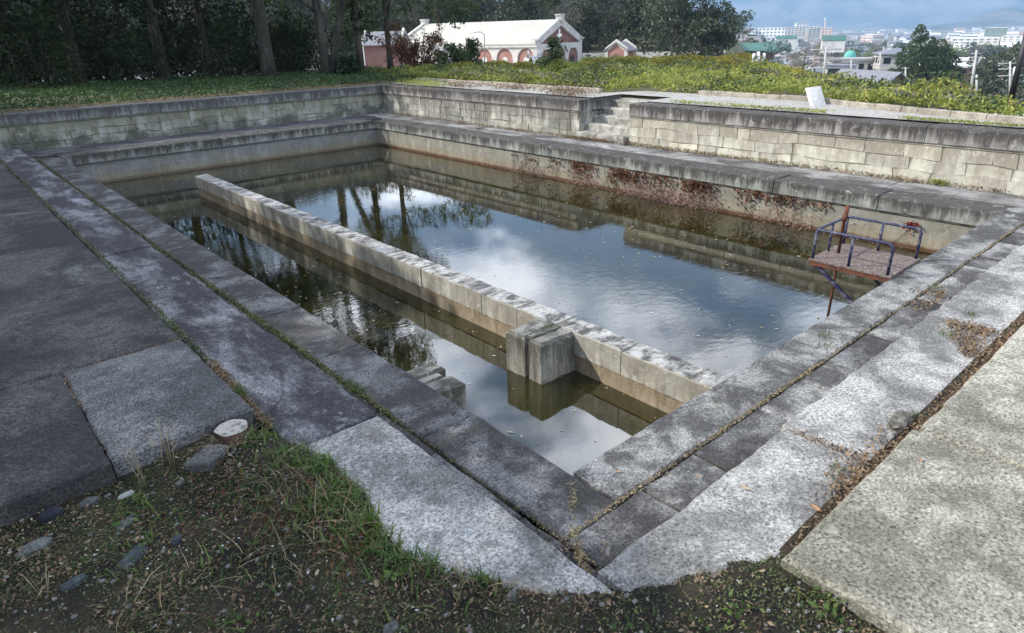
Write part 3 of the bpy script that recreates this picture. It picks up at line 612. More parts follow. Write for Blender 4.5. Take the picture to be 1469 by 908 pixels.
# rocks
def rock(name,label,m,x,y,sx,sy,sz,rot,z=None,seed=0,rough=.12,flat_=.8,cat='rock',tiltx=0,tilty=0):
    z=soilz(x,y) if z is None else z; mb=MB(); nu,nv=14,9; ca,sa=math.cos(rot),math.sin(rot)
    def f(u,v):
        ph=2*math.pi*u; th=math.pi*v; a=math.cos(ph)*math.sin(th); b=math.sin(ph)*math.sin(th); c=math.cos(th)
        p=lambda q,e: math.copysign(abs(q)**e,q)
        a,b,c=p(a,flat_),p(b,flat_),p(c,.5); k=1+rough*nz(a*1.4+seed,b*1.4,c,1.5)*2; X,Y,Zz=a*sx*k,b*sy*k,c*sz*k; Zz+=tiltx*X+tilty*Y
        return (x+X*ca-Y*sa,y+X*sa+Y*ca,z+Zz)
    mb.grid(nu,nv,f,False); o=mb.build(name,m,None,off=(x,y,z)); o.location=(x,y,z); return tag(o,label,cat)
slate=stone('slate',(.04,.048,.052),(.085,.10,.10),8,.4,.6,90,.3); darkr=stone('dark_rock',(.018,.02,.03),(.05,.055,.07),10,.4,.6,60,.3); greyr=stone('grey_rock',(.06,.06,.058),(.14,.14,.13),12,.4,.6,90,.4,moss=.3)
rock('rock','flat grey green slate lying in the weeds at lower left',slate,.23,3.28,.085,.045,.016,.5,seed=1,flat_=.45,tiltx=.12)
rock('rock','dark blue rock against the terrace edge at far left',darkr,-.02,3.97,.06,.045,.04,.2,seed=2)
rock('rock','small black rock below the granite fragment',darkr,.44,3.25,.032,.026,.022,1,seed=3)
rock('rock','grey slate below the flat slate stone at lower left',slate,-.03,3.30,.06,.03,.02,.2,seed=4,flat_=.5)
rock('rock','pale lumpy rock at the left picture edge',greyr,-.13,3.72,.085,.05,.03,.3,seed=5)
rock('rock','low pale grey rock in the weeds under the slab joint',greyr,.28,3.60,.07,.035,.018,.6,seed=6)
rock('rock','brown stone tucked under the dark terrace edge by the joint',greyr,.16,3.93,.05,.035,.03,.1,seed=7)
rock('rock','small white stone under the terrace edge',flat('white_rock',(.28,.28,.26),.85,var=.2),.34,3.86,.045,.025,.015,.1,seed=8)
rock('rock','grey stone beside the granite fragment',greyr,.60,3.72,.028,.022,.018,.1,seed=9)
rock('rock','broken stone lump on the outer edge of the right granite slab',stone('lump',(.09,.08,.065),(.19,.18,.15),12,.4,.6,90,.4),4.23,1.10,.13,.05,.03,.1,z=.14,seed=10,flat_=.6)
rock('rock','grey green stone flush in the gravel in front of the corner crack',greyr,1.45,1.72,.035,.022,.012,.5,seed=11)
rock('rock','small grey stone at the front edge of the big weed patch',greyr,.95,1.95,.04,.03,.02,.5,seed=12)
m=rough_slab(-.085,.085,-.11,.12,-.02,.022,.03,.006,.03,52,.008,(.15,-.12,0)); o=m.build('granite_fragment',M_['terracelight'],None,off=(0,0,0)); o.location=(.80,3.83,soilz(.80,3.83)+.02); o.rotation_euler=(.05,0,-.9); tag(o,'broken granite fragment lying flat in the weeds below the stump','stone')
# stump
sx_,sy_,sz_=1.0,3.93,.09
t=thing('tree_stump','sawn tree stump with pale top at the corner of the rough slab','stump',(sx_,sy_,sz_))
mb=MB(); mb.grid(40,5,lambda u,v:(sx_+(.100+.008*math.sin(5*u*6.283)+.01*nz(math.cos(u*6.283),math.sin(u*6.283),v,3))*math.cos(u*6.283)*(1.1-.1*v),sy_+(.100+.01*nz(math.cos(u*6.283),math.sin(u*6.283),v,3))*math.sin(u*6.283)*(1.1-.1*v),sz_-.04+.155*v)); mb.build('bark',stone('stump_bark',(.05,.028,.02),(.13,.075,.055),14,.4,.6,60,.4,(1,1,.4),bump=1),t)
mb=MB(); mb.grid(40,6,lambda u,v:(sx_+.100*v*(1+.06*math.sin(5*u*6.283))*math.cos(u*6.283),sy_+.100*v*math.sin(u*6.283),sz_+.117+.004*nz(u*9,v*5,1)))
tt=T('cut_wood'); g=tt.n('NewGeometry'); vv=tt.n('VectorMath',operation='DISTANCE'); tt.put(vv.inputs[0],g.outputs['Position']); vv.inputs[1].default_value=(sx_,sy_,sz_+.117); rg=tt.math('SINE',tt.math('MULTIPLY',vv.outputs['Value'],900)); c=tt.mix(tt.rng(rg,-1,1,0,.35),(.42,.39,.34),(.25,.22,.18)); c=tt.mix(tt.rng(tt.noise(tt.pos(),25,4),.5,.62,0,.8),c,(.13,.13,.12)); mb.build('cut_face',tt.done(c,.85),t)
m=MB(); m.tube([(.62,2.9,soilz(.62,2.9)+.006),(.74,2.78,soilz(.74,2.78)+.012),(.86,2.74,soilz(.86,2.74)+.006)],[.008,.009,.006],7); o=m.build('stick',M_['bark'],None,off=(.74,2.8,.1)); o.location=(.74,2.8,.1); tag(o,'dark broken stick lying in the weeds below the rusty bracken','stick')
m=MB(); m.tube([(.16,2.95,soilz(.16,2.95)+.01),(.26,3.06,soilz(.26,3.06)+.03),(.33,3.12,soilz(.33,3.12)+.02)],.003,6); o=m.build('stick',M_['straw'],None,off=(.25,3.05,.1)); o.location=(.25,3.05,.1); tag(o,'thin pale twig pointing up right near the bottom left corner','stick')
m=MB(); m.tube([(1.26,4.03,.13),(1.45,4.2,.135),(1.62,4.62,.132)],[.003,.0025,.0015],6); o=m.build('stick',M_['bark'],None,off=(1.45,4.2,.13)); o.location=(1.45,4.2,.13); tag(o,'thin bent twig lying on the purple slab by the granite corner','stick')
# big dry leaves lying about, one object each
def bigleaf(label,x,y,z,s,rot,m):
    mb=MB(); ca,sa=math.cos(rot),math.sin(rot)
    def f(u,v):
        l=(u-.5)*2; w=(1-l*l)**.7*(v-.5)*.75; X,Y=l*s,w*s; return (x+X*ca-Y*sa,y+X*sa+Y*ca,z+.18*s*(abs(v-.5)*2)**1.5+.12*s*l*l)
    mb.grid(8,4,f); o=mb.build('fallen_leaf',m,None,off=(x,y,z)); o.location=(x,y,z); tag(o,label,'leaf',None)
lfm=leaf('big_dry_leaf',[(.30,.14,.07),(.40,.22,.11),(.24,.12,.07)],trans=.15); lpale=leaf('big_pale_leaf',[(.36,.27,.18),(.42,.36,.25)],trans=.15)
for k,(lab,px,py,z,s) in enumerate([('tan fallen leaf on the white granite right of the corner crack',1068,700,.135,.035),('curled orange leaf at the gutter by the beige slab corner',1170,730,.14,.04),('brown leaf on the earth below the right granite slab',1150,855,.13,.035),('orange brown leaf on the earth, right of the brown one',1176,880,.12,.035),('reddish leaf lying alone on the beige slab',1320,660,.217,.02),('small reddish leaf on the dark coping near the corner',887,677,.01,.018),('tan leaf on the dark paving stones right of the corner',1002,684,.01,.018),('greenish grey leaf in the weeds left of the granite',540,838,.14,.028),('pale dead leaf at the edge of the grass tufts',655,857,.14,.032),('white leaf in the weeds below the granite fragment',455,822,.14,.022)]):
    x,y=at(px,py,z); bigleaf(lab,x,y,z,s,random.uniform(0,3),lpale if k in(0,7,8,9) else lfm)
# litter in the right gutter, on joints, and on the water
def litter(name,pts,n,sp,m,size,zj=.01,ratio=.5,zup=1.2):
    C=[]
    P=[Vector(p) for p in pts]
    for k in range(n):
        i=random.randrange(len(P)-1); q=P[i].lerp(P[i+1],random.random()); C.append((q.x+random.gauss(0,sp),q.y+random.gauss(0,sp),q.z+random.uniform(0,zj)))
    C=np.array(C); U,V=leafuv(n,size,ratio,zup); return tag(quadmesh(name,C,U,V,m),kind='stuff')
litter('joint_moss',[(.327,4.1,.16),(.327,5.6,.17),(.327,4.9,.17)],260,.008,M_['dry'],.02,.03,.5); litter('joint_moss',[(.33,5.63,.19),(1.2,5.63,.19),(.7,5.63,.19)],500,.012,M_['dry'],.018,.012,.5)
litter('gutter_litter',[(3.15,1.05,.135),(3.6,1.13,.135),(4.3,1.0,.135),(3.3,1.0,.135),(3.7,1.08,.135),(3.3,1.1,.135)],520,.055,M_['dry'],.03,.02)
litter('gutter_litter',[(2.65,.98,.14),(4.5,.97,.14),(6.5,1.0,.135),(9,1.0,.135)],5200,.03,M_['dry'],.022,.012)
litter('gutter_litter',[(3.67,1.1,.13),(3.67,1.5,.13),(3.67,1.1,.13)],160,.02,M_['dry'],.02)
litter('gutter_litter',[(6.17,1.1,.135),(6.17,1.4,.135),(5.6,1.08,.135),(6.17,1.2,.135)],900,.05,M_['dry'],.03,.02)
litter('gutter_litter',[(6.6,1.8,.02),(7.2,1.75,.02),(7.1,1.9,.02)],300,.06,M_['dry'],.03,.02)
litter('corner_debris',[(1.86,1.62,.02),(1.95,1.75,.03),(1.9,1.95,.02),(2.1,1.72,.02)],150,.04,M_['dry'],.022,.02)
litter('corner_debris',[(1.86,1.62,.02),(2.0,1.85,.03),(2.36,2.22,.015)],200,.015,M_['straw'],.05,.03,.1,.6)
litter('joint_moss',[(1.98,3.5,.0),(1.98,8,.0),(1.98,19,.0)],5200,.014,leaf('moss',[(.06,.07,.02),(.11,.11,.04),(.18,.15,.07)],trans=.1),.022,.02,.5)
litter('joint_moss',[(1.98,1.95,.0),(1.98,4.5,.0)],500,.010,leaf('moss_dark',[(.05,.065,.02),(.09,.09,.03),(.12,.1,.05)],trans=.1),.014,.008,.5)
litter('joint_moss',[(1.99,1.925,.0),(5,1.925,.0),(12,1.925,.0)],2600,.010,M_['straw'],.016,.008,.5)
litter('joint_moss',[(1.23,3.9,.12),(1.235,6,.19),(1.235,12,.2),(1.235,19,.2)],2600,.016,M_['ivy'],.024,.02,.4)
litter('joint_moss',[(1.23,3.9,.12),(1.235,5,.19),(1.235,19,.2)],3600,.018,M_['dry'],.024,.02,.4)
blades('joint_grass',[(random.gauss(1.235,.02),random.choice([random.gauss(4.4,.06),random.gauss(6.7,.25),random.gauss(6.1,.3),random.gauss(8.3,.4)]),.17) for _ in range(260)],.07,.005,M_['grass'])
blades('joint_grass',[(random.gauss(1.99,.03),random.choice([random.gauss(4.2,.1),random.gauss(5.5,.35),random.gauss(6.7,.4),random.uniform(7,18)]),.0) for _ in range(500)],.06,.005,M_['grass'])
blades('joint_grass',[(x+random.gauss(0,.05),y+random.gauss(0,.03),.12) for x,y in [random.choice([(7.0,1.8),(6.5,1.35),(5.9,1.35),(5.2,2.05),(4.4,1.05),(9,1.05),(3.45,1.15),(5.0,1.92)]) for _ in range(220)]],.05,.006,M_['grass'])
C=np.column_stack([rng.uniform(XI,XF,1500),rng.uniform(YI,YF,1500),np.full(1500,WZ+.006)]); U,V=leafuv(1500,.042,.45,0,.7); U[:,2]=0; V[:,2]=0; tag(quadmesh('floating_leaves',C,U,V,leaf('floating_leaf',[(.42,.38,.27),(.25,.22,.12),(.40,.24,.12),(.6,.57,.48)],trans=.05)),kind='stuff')
C=np.column_stack([XF-np.abs(rng.normal(0,.5,1500)),rng.uniform(4,13,1500),np.full(1500,WZ+.006)]); U,V=leafuv(1500,.03,.5,0,.7); U[:,2]=0; V[:,2]=0; tag(quadmesh('floating_leaves',C,U,V,M_['dry']),kind='stuff')
# weeds at the foot of the upper walls and on the gravel
litter('wall_foot_weeds',[(XU-.06,2.5,.02),(XU-.06,10,.02),(XU-.25,11.6,.03),(XU-.06,20,.02)],4200,.05,M_['dry'],.05,.06,.3,.2)
litter('wall_foot_weeds',[(XU-.05,3.4,.03),(XU-.05,3.6,.03),(XU-.06,10.6,.03)],500,.05,M_['cover'],.05,.07,.3,.2)
blades('wall_foot_grass',[(XU-abs(random.gauss(0.04,.05)),random.choice([random.gauss(4.1,.25),random.gauss(7.4,.5),random.gauss(9.0,.3),random.gauss(11.9,.2),random.gauss(14,.4),random.uniform(2,20)]),.0) for _ in range(900)],.10,.006,M_['straw'],1)
C=[]
for cx,cy,n,mm in [(13.3,17.5,500,'dry'),(13.6,15.4,500,'dry'),(13.0,12.6,500,'dry'),(13.6,12.9,300,'dry'),(13.8,13.8,300,'dry'),(13.2,20,700,'cover'),(13.0,18.6,500,'cover')]:
    P=np.column_stack([rng.normal(cx,.22,n),rng.normal(cy,.45,n),.95+np.abs(rng.normal(0,.08,n))]); U,V=leafuv(n,.07,.3,.3); tag(quadmesh('gravel_weeds',P,U,V,M_[mm]),kind='stuff')
litter('coping_weeds',[(13.0,9.3,.96),(12.95,7.2,.96),(13.0,5.8,.96)],900,.07,M_['cover'],.05,.05,.4,.3)
litter('coping_weeds',[(12.95,4.4,.96),(12.95,2.6,.96)],900,.06,M_['cover'],.04,.03,.4,.3)
# creeper on the right basin wall
cr=thing('creeper','red and brown creeper trailing down the sunlit basin wall under the ledge','creeper',(XF,9,-.3))
C=[]
for k in range(3600):
    y=random.choice([random.uniform(5.2,10.5),random.uniform(4.6,12.6),random.gauss(8.5,1.2)]); d=abs(random.gauss(0,.13))*(1.3 if y>6 else .7)
    if nz(y,0,0,1.6)+random.uniform(-.35,.3)<0: continue
    C.append((XF+.03-random.uniform(0,.08),y,-.24-d))
C=np.array(C); U,V=leafuv(len(C),.055,.7,0); quadmesh('leaves',C,U,V,M_['leafred'],cr)
C=[]
for k in range(9000):
    y=random.gauss(8.8,1.9); 
    if nz(y,4,0,1.1)+random.uniform(-.3,.45)<0: continue
    C.append((XF+.03-abs(random.gauss(0,.09)),y,WZ+abs(random.gauss(0.05,.14))))
C=np.array(C); U,V=leafuv(len(C),.065,.18,0); quadmesh('twigs',C,U,V,M_['leafpink'],cr)
for k in range(26):
    y=random.uniform(5,12.5); MB().tube([(XF+.03,y,-.25),(XF+.03,y+random.uniform(-.2,.2),-.45),(XF+.02,y+random.uniform(-.3,.3),-.72)],.004,5).build('stem',M_['bark'],cr)
c2=thing('creeper','small red creeper sprig on the wall right of the metal platform','creeper',(XF,3.45,-.3))
C=np.column_stack([np.full(60,XF+.02)-rng.uniform(0,.04,60),rng.normal(3.35,.05,60),-.33-np.abs(rng.normal(0,.07,60))]); U,V=leafuv(60,.05,.7,0); quadmesh('leaves',C,U,V,leaf('crimson',[(.3,.02,.02),(.2,.03,.03)]),c2)
MB().tube([(XF+.03,3.35,-.3),(XF+.03,3.42,-.5),(XF+.03,3.6,-.73)],.004,5).build('stems',M_['bark'],c2)
# ---------------------------------------------------------------- ground cover on the banks
def band(n,f,zfun,x0,x1,y0,y1):
    out=[]
    while len(out)<n:
        x,y=random.uniform(x0,x1),random.uniform(y0,y1)
        if f(x,y): out.append((x,y,zfun(x,y)))
    return np.array(out)
def kerbx(y): return float(np.interp(y,[-3,1,4.8,7.1,9.9,10.0,11.7,12.3,16.2,21.2,40],[13.1,13.1,14.05,14.95,15.05,15.0,15.0,14.1,14.3,14.3,14.3]))
def inR(x,y):
    az=math.degrees(math.atan2(y,x)); r=math.hypot(x,y)
    return x>kerbx(y) and r<redge(az)+.8 and az>5 and az<62
def hR(x,y): return .95+.24*max(0,.5+nz(x,y,0,.45))+.30*max(0,nz(x,y,3,1.1))+.12*nz(x,y,9,3)
C=band(110000,inR,lambda x,y:hR(x,y)*1,13,30,1,30); C[:,2]+=rng.uniform(-.09,.10,len(C)); U,V=leafuv(len(C),.085,.42,.5)
tag(quadmesh('ground_cover',C,U,V,M_['cover']),kind='stuff')
C=band(9000,lambda x,y:inR(x,y) and nz(x,y,17,.7)>.22,lambda x,y:hR(x,y)+.14,13,30,1,30); C[:,2]+=rng.uniform(-.15,.12,len(C)); U,V=leafuv(len(C),.07,.6,.2); tag(quadmesh('darker_undergrowth',C,U,V,M_['leafmid']),kind='stuff')
C=band(5000,lambda x,y:inR(x,y) and nz(x,y,7,.45)>.18,lambda x,y:hR(x,y)+.06,13,30,1,30); U,V=leafuv(len(C),.14,.3,.3); tag(quadmesh('dead_undergrowth',C,U,V,M_['leafgrey']),kind='stuff')
def inL(x,y):
    az=math.degrees(math.atan2(y,x)); r=math.hypot(x,y)
    return y>21.55+.25*nz(x,0,0,.9) and r<redge(az)+1.5 and az>55
C=band(46000,lambda x,y:inL(x,y) and x<15,lambda x,y:.96+.05*max(0,nz(x,y,2,.8))+.11*min(1,(y-21.5)/2.5),-3,15,21,34); C[:,2]+=rng.uniform(-.03,.06,len(C)); U,V=leafuv(len(C),.075,.6,1.0); tag(quadmesh('ivy_bank',C,U,V,M_['ivy']),kind='stuff')
litter('bank_litter',[(-1,21.45,.95),(13,21.5,.95)],3500,.14,M_['dry'],.05,.03)
# ---------------------------------------------------------------- trees
def crown_pts(blobs,n,surf=.5):
    w=np.array([b[3]**2 for b in blobs]); w/=w.sum(); idx=rng.choice(len(blobs),n,p=w); B=np.array(blobs)[idx]
    d=rdir(n); r=rng.uniform(0,1,n)**(1/3)*(1-surf)+surf*rng.uniform(.75,1.08,n); sq=np.array([1,1,.8])
    return B[:,:3]+d*sq*(B[:,3]*r)[:,None]
def make_tree(name,label,cat,base,h,blobs,n,size,mleaf,mbark,r0=.2,group=None,limbs=True,lean=(0,0),trunkh=None,ratio=.55,zup=.3,forks=None,surf=.5):
    t=thing(name,label,cat,base,group); bx,by,bz=base; m=MB(); th=trunkh or h*.75
    pts=[(bx+lean[0]*u*u+.12*nz(u*3,bx,0)*u,by+lean[1]*u*u+.12*nz(u*3,by,5)*u,bz-.2+(th+.2)*u) for u in [i/7 for i in range(8)]]
    m.tube(pts,[r0*(1.25 if i==0 else 1-.1*i) for i in range(8)],9)
    if limbs:
        for b in blobs[:14]:
            i=min(7,max(2,int(random.uniform(.35,.85)*7))); p=Vector(pts[i]); q=Vector((bx+b[0],by+b[1],bz+b[2])); mid=p.lerp(q,.5)+Vector((0,0,-.08*(q-p).length)); rr=r0*(.5-.03*i); m.tube([p,mid,q],[rr,rr*.6,rr*.2],6)
    if forks:
        for f in forks: m.tube([(bx+x,by+y,bz+z) for x,y,z in f],[r0*.8*(1-.12*i) for i in range(len(f))],8)
    m.build('trunk',mbark,t)
    C=crown_pts(blobs,n,surf)+np.array(base); U,V=leafuv(n,size,ratio,zup); quadmesh('crown',C,U,V,mleaf,t)
    return t
def rblobs(n,rx,ry,z0,z1,r0,r1,taper=0):
    out=[]
    for _ in range(n):
        u=random.random(); a=random.uniform(0,6.283); k=math.sqrt(random.random())*(1-taper*u); out.append((rx*k*math.cos(a),ry*k*math.sin(a),z0+(z1-z0)*u,random.uniform(r0,r1)))
    return out
# row left of the terrace: its shade falls over the left rim and the near corner
sh=make_tree('evergreen_tree','tall evergreen beside the left terrace, nearest to the viewer','tree',(-8.2,3.5,0),11.0,rblobs(34,2.3,2.4,4.6,10.6,.8,1.25)+rblobs(14,2.4,2.6,9.0,10.4,.8,1.2),15000,.26,M_['leafdark'],M_['bark'],.2,'evergreen trees shading the left terrace')
for k,(x,y,s,r) in enumerate([(-8.0,7.0,.74,1.1),(-8.4,10.2,.75,2.3),(-8.0,13.4,.79,3.3),(-8.3,16.6,.88,4.1),(-8.0,19.8,.94,5.2),(-8.4,23.0,.95,.6),(-8.1,26.2,.94,1.9),(-8.2,29.4,.95,2.8)]):
    c=copy_tree(sh,None,'%s evergreen of the row beside the left terrace, counted from the viewer'%('second third fourth fifth sixth seventh eighth ninth'.split()[k])); c.location=(x,y,0); c.rotation_euler=(0,0,r); c.scale=(1,1,s)
# left grove behind the ivy bank
def pz(px,py,D): x,y,z=far(px,py,D); return x,y
grove=[ # px of trunk, distance, height, lean, radius, label, bark
 (385,29.5,15,(.2,0),.27,'straight grey brown trunk left of the forked pair, dark evergreen above','barkpale'),
 (300,33,14,(0,.1),.16,'thin dark tree standing back in the grove left of the straight trunk','bark'),
 (235,31,13,(-.3,0),.22,'dark tree in the middle of the left grove','bark'),
 (185,35,14,(.4,0),.15,'slim back tree between the two dark trees of the left grove','bark'),
 (110,31.5,13,(.3,.1),.24,'dark tree with ivy near the left end of the grove','bark'),
 (30,31.5,13,(-1.6,0),.18,'leaning dark tree at the left picture edge','bark'),
 (-60,31,13,(0,0),.2,'dark tree just outside the left picture edge','bark'),
 (518,30,14,(.3,0),.15,'ivy covered trunk right of the forked pair','bark'),
]
for px,D,h,lean,r0,lab,bk in grove:
    x,y=pz(px,100,D); b=rblobs(22,2.5,2.5,3.6,h*.85,.8,1.5)+rblobs(12,2.0,2.0,1.0,4.5,.5,.9)
    if px==518: b=rblobs(14,1.6,1.6,5.5,h-2,.7,1.3)+rblobs(5,.25,.25,.3,4,.25,.4)
    if px==385: b=rblobs(20,2.4,2.4,5.0,h,.9,1.5)
    make_tree('evergreen_tree',lab,'tree',(x,y,.9),h,b,8500,.17,M_['leafdark'],M_[bk],r0,'trees of the left grove',lean=lean)
x,y=pz(468,104,29.5)
make_tree('forked_tree','forked grey trunk pair, right stem leaning right, mid green crown','tree',(x,y,.9),12,rblobs(24,3.0,3.0,4.2,10.5,.8,1.4)+[(.8,-.7,3.3,.8),(1.9,-1.5,3.4,.7),(-1,.8,3.2,.8),(0,0,3.6,.8)],10000,.17,M_['leafmid'],M_['barkpale'],.2,'trees of the left grove',lean=(-.5,.4),forks=[[(.15,-.1,0),(.45,-.3,1.5),(1.0,-.7,3.6),(1.3,-.9,5.5)]])
# tree whose foliage hangs into the top of the picture before the long roof
x,y=pz(560,97,30)
lt=make_tree('evergreen_tree','evergreen whose lowest branches hang in front of the long cream roof','tree',(x,y,.7),11,rblobs(20,1.9,1.9,4.6,10.2,.7,1.2)+[(1.1,-1.0,3.0,.7),(1.7,-1.5,2.7,.65),(2.2,-1.9,2.35,.5),(2.0,-1.8,3.1,.6),(.4,-.4,3.0,.7),(2.7,-2.3,3.1,.6),(2.4,-2.1,2.7,.5),(-.4,.3,3.5,.8),(-1.2,.9,3.3,.7)],12500,.13,M_['leafmid'],M_['bark'],.13,'trees of the left grove')
# undergrowth shrubs in the grove
for k,(px,D,s,r,mm,lab) in enumerate([(60,29.5,1.2,1.5,'leafdark','dark shrub at the foot of the leaning tree'),(150,33,1.4,2,'leafdark','dark broad shrub behind the left grove'),(210,30.5,1.0,1.4,'leafdark','low dark shrub between two grove trunks'),(275,34,1.5,2,'leafdark','tall dark shrub behind the middle of the grove'),(330,31,1.1,1.4,'leafdark','dark shrub left of the straight grey trunk'),(418,32,1.1,1.2,'leafdark','dark shrub right of the straight grey trunk'),(-20,30,1.4,1.6,'leafdark','dark shrub at the left picture edge'),(500,29,.35,.5,'leafdark','low ivy clump by the slim ivy trunk'),(652,29.5,.5,.7,'leafmid','rounded green shrub in front of the long wall, left part'),(678,30,.85,.40,'leafmid','upright green shrub by the lamp post'),(797,26.5,.62,.42,'leafmid','leafy sapling in front of the gable end')]):
    x,y=pz(px,100,D); z=gz(x,y) if D<30 else .6
    b=rblobs(30,r*1.05,r*1.05,.15,s*2.0,.20*r+.08,.42*r+.12,.6); make_tree('shrub',lab,'shrub',(x,y,z),s,b,1500 if D>29 else 900,.13,M_[mm],M_['bark'],.04,surf=-.2)
for k,px in enumerate(range(-90,530,62)):
    x,y=pz(px,100,35.5+1.5*(k%2)); b=rblobs(12,2.2,2.2,.6,4.6,.8,1.3); make_tree('undergrowth_shrub','%s dark tall shrub of the screen behind the left grove, counted from the left'%('first second third fourth fifth sixth seventh eighth ninth tenth'.split()[k]),'shrub',(x,y,-.8),3.4,b,3200,.2,M_['leafdark'],M_['bark'],.07,'dark shrubs screening the back of the left grove')
# bare shrub with red leaves
x,y=pz(600,95,31); base=(x,y,.1)
t=thing('red_leaved_shrub','spreading shrub with sparse red brown leaves in front of the building left end','shrub',base); m=MB(); L=[]
for k in range(24):
    a=random.uniform(-1,1); q=Vector((x-1.9+3.4*random.random(),y+.8-1.6*random.random(),.9+random.uniform(.6,2.1))); p=Vector((x,y,.1)); mid=p.lerp(q,.5)+Vector((0,0,.35)); m.tube([p,mid,q],[.03,.018,.006],5)
    for j in range(5):
        u=random.uniform(.4,1); s=p.lerp(q,u)+Vector((0,0,.35*4*u*(1-u)*.5)); e=s+Vector(rdir(1,.2)[0])*.6; m.tube([s,e],[.01,.003],4); L+= [s.lerp(e,random.random())+Vector(rdir(1)[0])*.12 for _ in range(34)]
m.build('branches',M_['bark'],t); C=np.array([tuple(v) for v in L]); U,V=leafuv(len(C),.10,.6); quadmesh('leaves',C,U,V,M_['leafred'],t)
# clipped azaleas along the plateau edge
def mound(px,py,D,r,h,lab,m):
    x,y,z=far(px,py,D); z=gz(x,y); z=max(z,.3); n=int(1500*r); d=rdir(n); d[:,2]=np.abs(d[:,2]); C=np.array([x,y,z])+d*np.array([r,r,h])*rng.uniform(.85,1.05,n)[:,None]; t=thing('clipped_bush',lab,'bush',(x,y,z),'clipped azalea bushes along the bank edge'); U,V=leafuv(n,.1,.5,.5); quadmesh('foliage',C,U,V,m,t); MB().tube([(x,y,z-.2),(x,y,z+h*.6)],[.05,.02],6).build('stem',M_['bark'],t)
for k,(px,D,r,h,lab) in enumerate([(665,28.5,.8,.5,'yellow green clipped bush below the lamp post'),(712,28.5,.9,.5,'yellow clipped bush right of the lamp post'),(750,28,.8,.45,'yellow green clipped bush left of the sapling'),(860,28.5,1.0,.5,'rounded clipped bush right of the gable end'),(905,29,1.1,.55,'golden clipped bush below the small brick hut'),(950,29.5,1.1,.5,'golden clipped bush under the dark round tree'),(985,29.5,1.2,.55,'yellow clipped bush below the green roofed hall'),(1020,28.5,1.1,.5,'olive clipped bush left of the white cross pole'),(1060,27,1.2,.65,'tall domed clipped bush at the white cross pole'),(1100,25,1.0,.5,'flat golden clipped bush right of the white cross pole'),(1127,24,.9,.45,'golden clipped bush below the bare tree'),(1140,22,.6,.35,'small clipped bush at the right end of the clipped row')]): mound(px,100,D,r,h,lab,M_['azalea'])
# ---- forest hill behind the long building
f1=make_tree('broadleaf_tree','x','tree',(0,0,0),13,rblobs(34,3.6,3.6,1.0,12,1.1,2.0),4600,.42,M_['leafhill'],M_['bark'],.25,'trees on the wooded slope behind the long building')
f2=make_tree('broadleaf_tree','x','tree',(0,0,0),12,rblobs(32,3.3,3.3,.9,11,1.0,1.8),4200,.4,M_['leafmid'],M_['bark'],.22,'trees on the wooded slope behind the long building')
f3=make_tree('bare_tree','x','tree',(0,0,0),12,rblobs(26,3,3,2,11.5,.9,1.7),3400,.34,M_['leafgrey'],M_['barkpale'],.2,'trees on the wooded slope behind the long building',ratio=.14)
used={}
labs={0:'dark green broadleaf tree on the wooded slope behind the long building',1:'mid green broadleaf tree on the wooded slope behind the long building',2:'grey brown leafless tree on the wooded slope behind the long building'}
def place(k,x,y,z,s,lab=None):
    src=(f1,f2,f3)[k]; o=src if k not in used else copy_tree(src); used[k]=1; o['label']=lab or labs[k]; o.location=(x,y,z); o.rotation_euler=(0,0,random.uniform(0,6)); o.scale=(s,s,s*random.uniform(.9,1.1)); return o
for px in range(-240,1010,27):
    for row,D in enumerate((120,134,150)):
        p=px+random.uniform(-10,10)+row*9; x,y,z=far(p,60,D+random.uniform(-5,5)); zb=gz(x,y); 
        s=random.uniform(.8,1.15)*(1.0 if p<960 else .62)
        if p>985 and row: continue
        place(random.choice([0,0,1,2,0]) if p<860 else random.choice([0,0,0,2]),x,y,gz(x,y)-.2,s)
x,y,z=far(1008,60,104); place(0,x,y,-3.6,1.02,'big dark rounded evergreen at the right end of the wooded slope')
x,y,z=far(1030,60,106); place(0,x,y,-3.8,.66,'smaller dark evergreen outermost at the right end of the wooded slope')
x,y,z=far(965,60,104); place(0,x,y,-3.6,1.0,'dark evergreen behind the hut, left of the big rounded one')
# ---------------------------------------------------------------- long brick and cream building
def brickmat(name,a,b,mortar,sc=4.0):
    t=T(name); x,y,z=t.sep(t.pos()); cb=t.n('CombineXYZ'); t.put(cb.inputs[0],t.math('ADD',x,t.math('MULTIPLY',y,-1))); t.put(cb.inputs[1],z)
    br=t.n('TexBrick'); t.put(br.inputs[0],cb.outputs[0]); t.put(br.inputs['Color1'],a); t.put(br.inputs['Color2'],b); t.put(br.inputs['Mortar'],mortar); br.inputs['Scale'].default_value=sc; br.inputs['Mortar Size'].default_value=.02
    c=t.mix(t.rng(t.noise(t.pos(),.8,5,.7),.4,.7,0,.4),br.outputs['Color'],mortar); return t.done(c,.85)
M_['brick']=brickmat('pink_brick',(.25,.085,.06),(.31,.125,.09),(.36,.28,.24))
M_['brickred']=brickmat('red_brick',(.13,.042,.032),(.17,.06,.045),(.22,.17,.15))
M_['cream']=flat('cream_render',(.50,.475,.42),.8,var=.18,scale=.8)
M_['creamgrey']=flat('cream_render_shaded',(.40,.385,.36),.8,var=.2,scale=1.2)  # greyer cream for the near gable end, its shade put into the colour
M_['roofcream']=flat('cream_roof',(.40,.38,.325),.7,var=.10,scale=.35)
M_['glass']=flat('dark_glass',(.02,.025,.03),.45,.2,var=.2)
M_['white']=flat('white_paint',(.75,.74,.72),.6,var=.08)
M_['greyroof']=flat('grey_roof',(.2,.2,.21),.7,var=.2,scale=1)
M_['farglass']=flat('far_window_glass',(.16,.17,.18),.3,.5,var=.3)
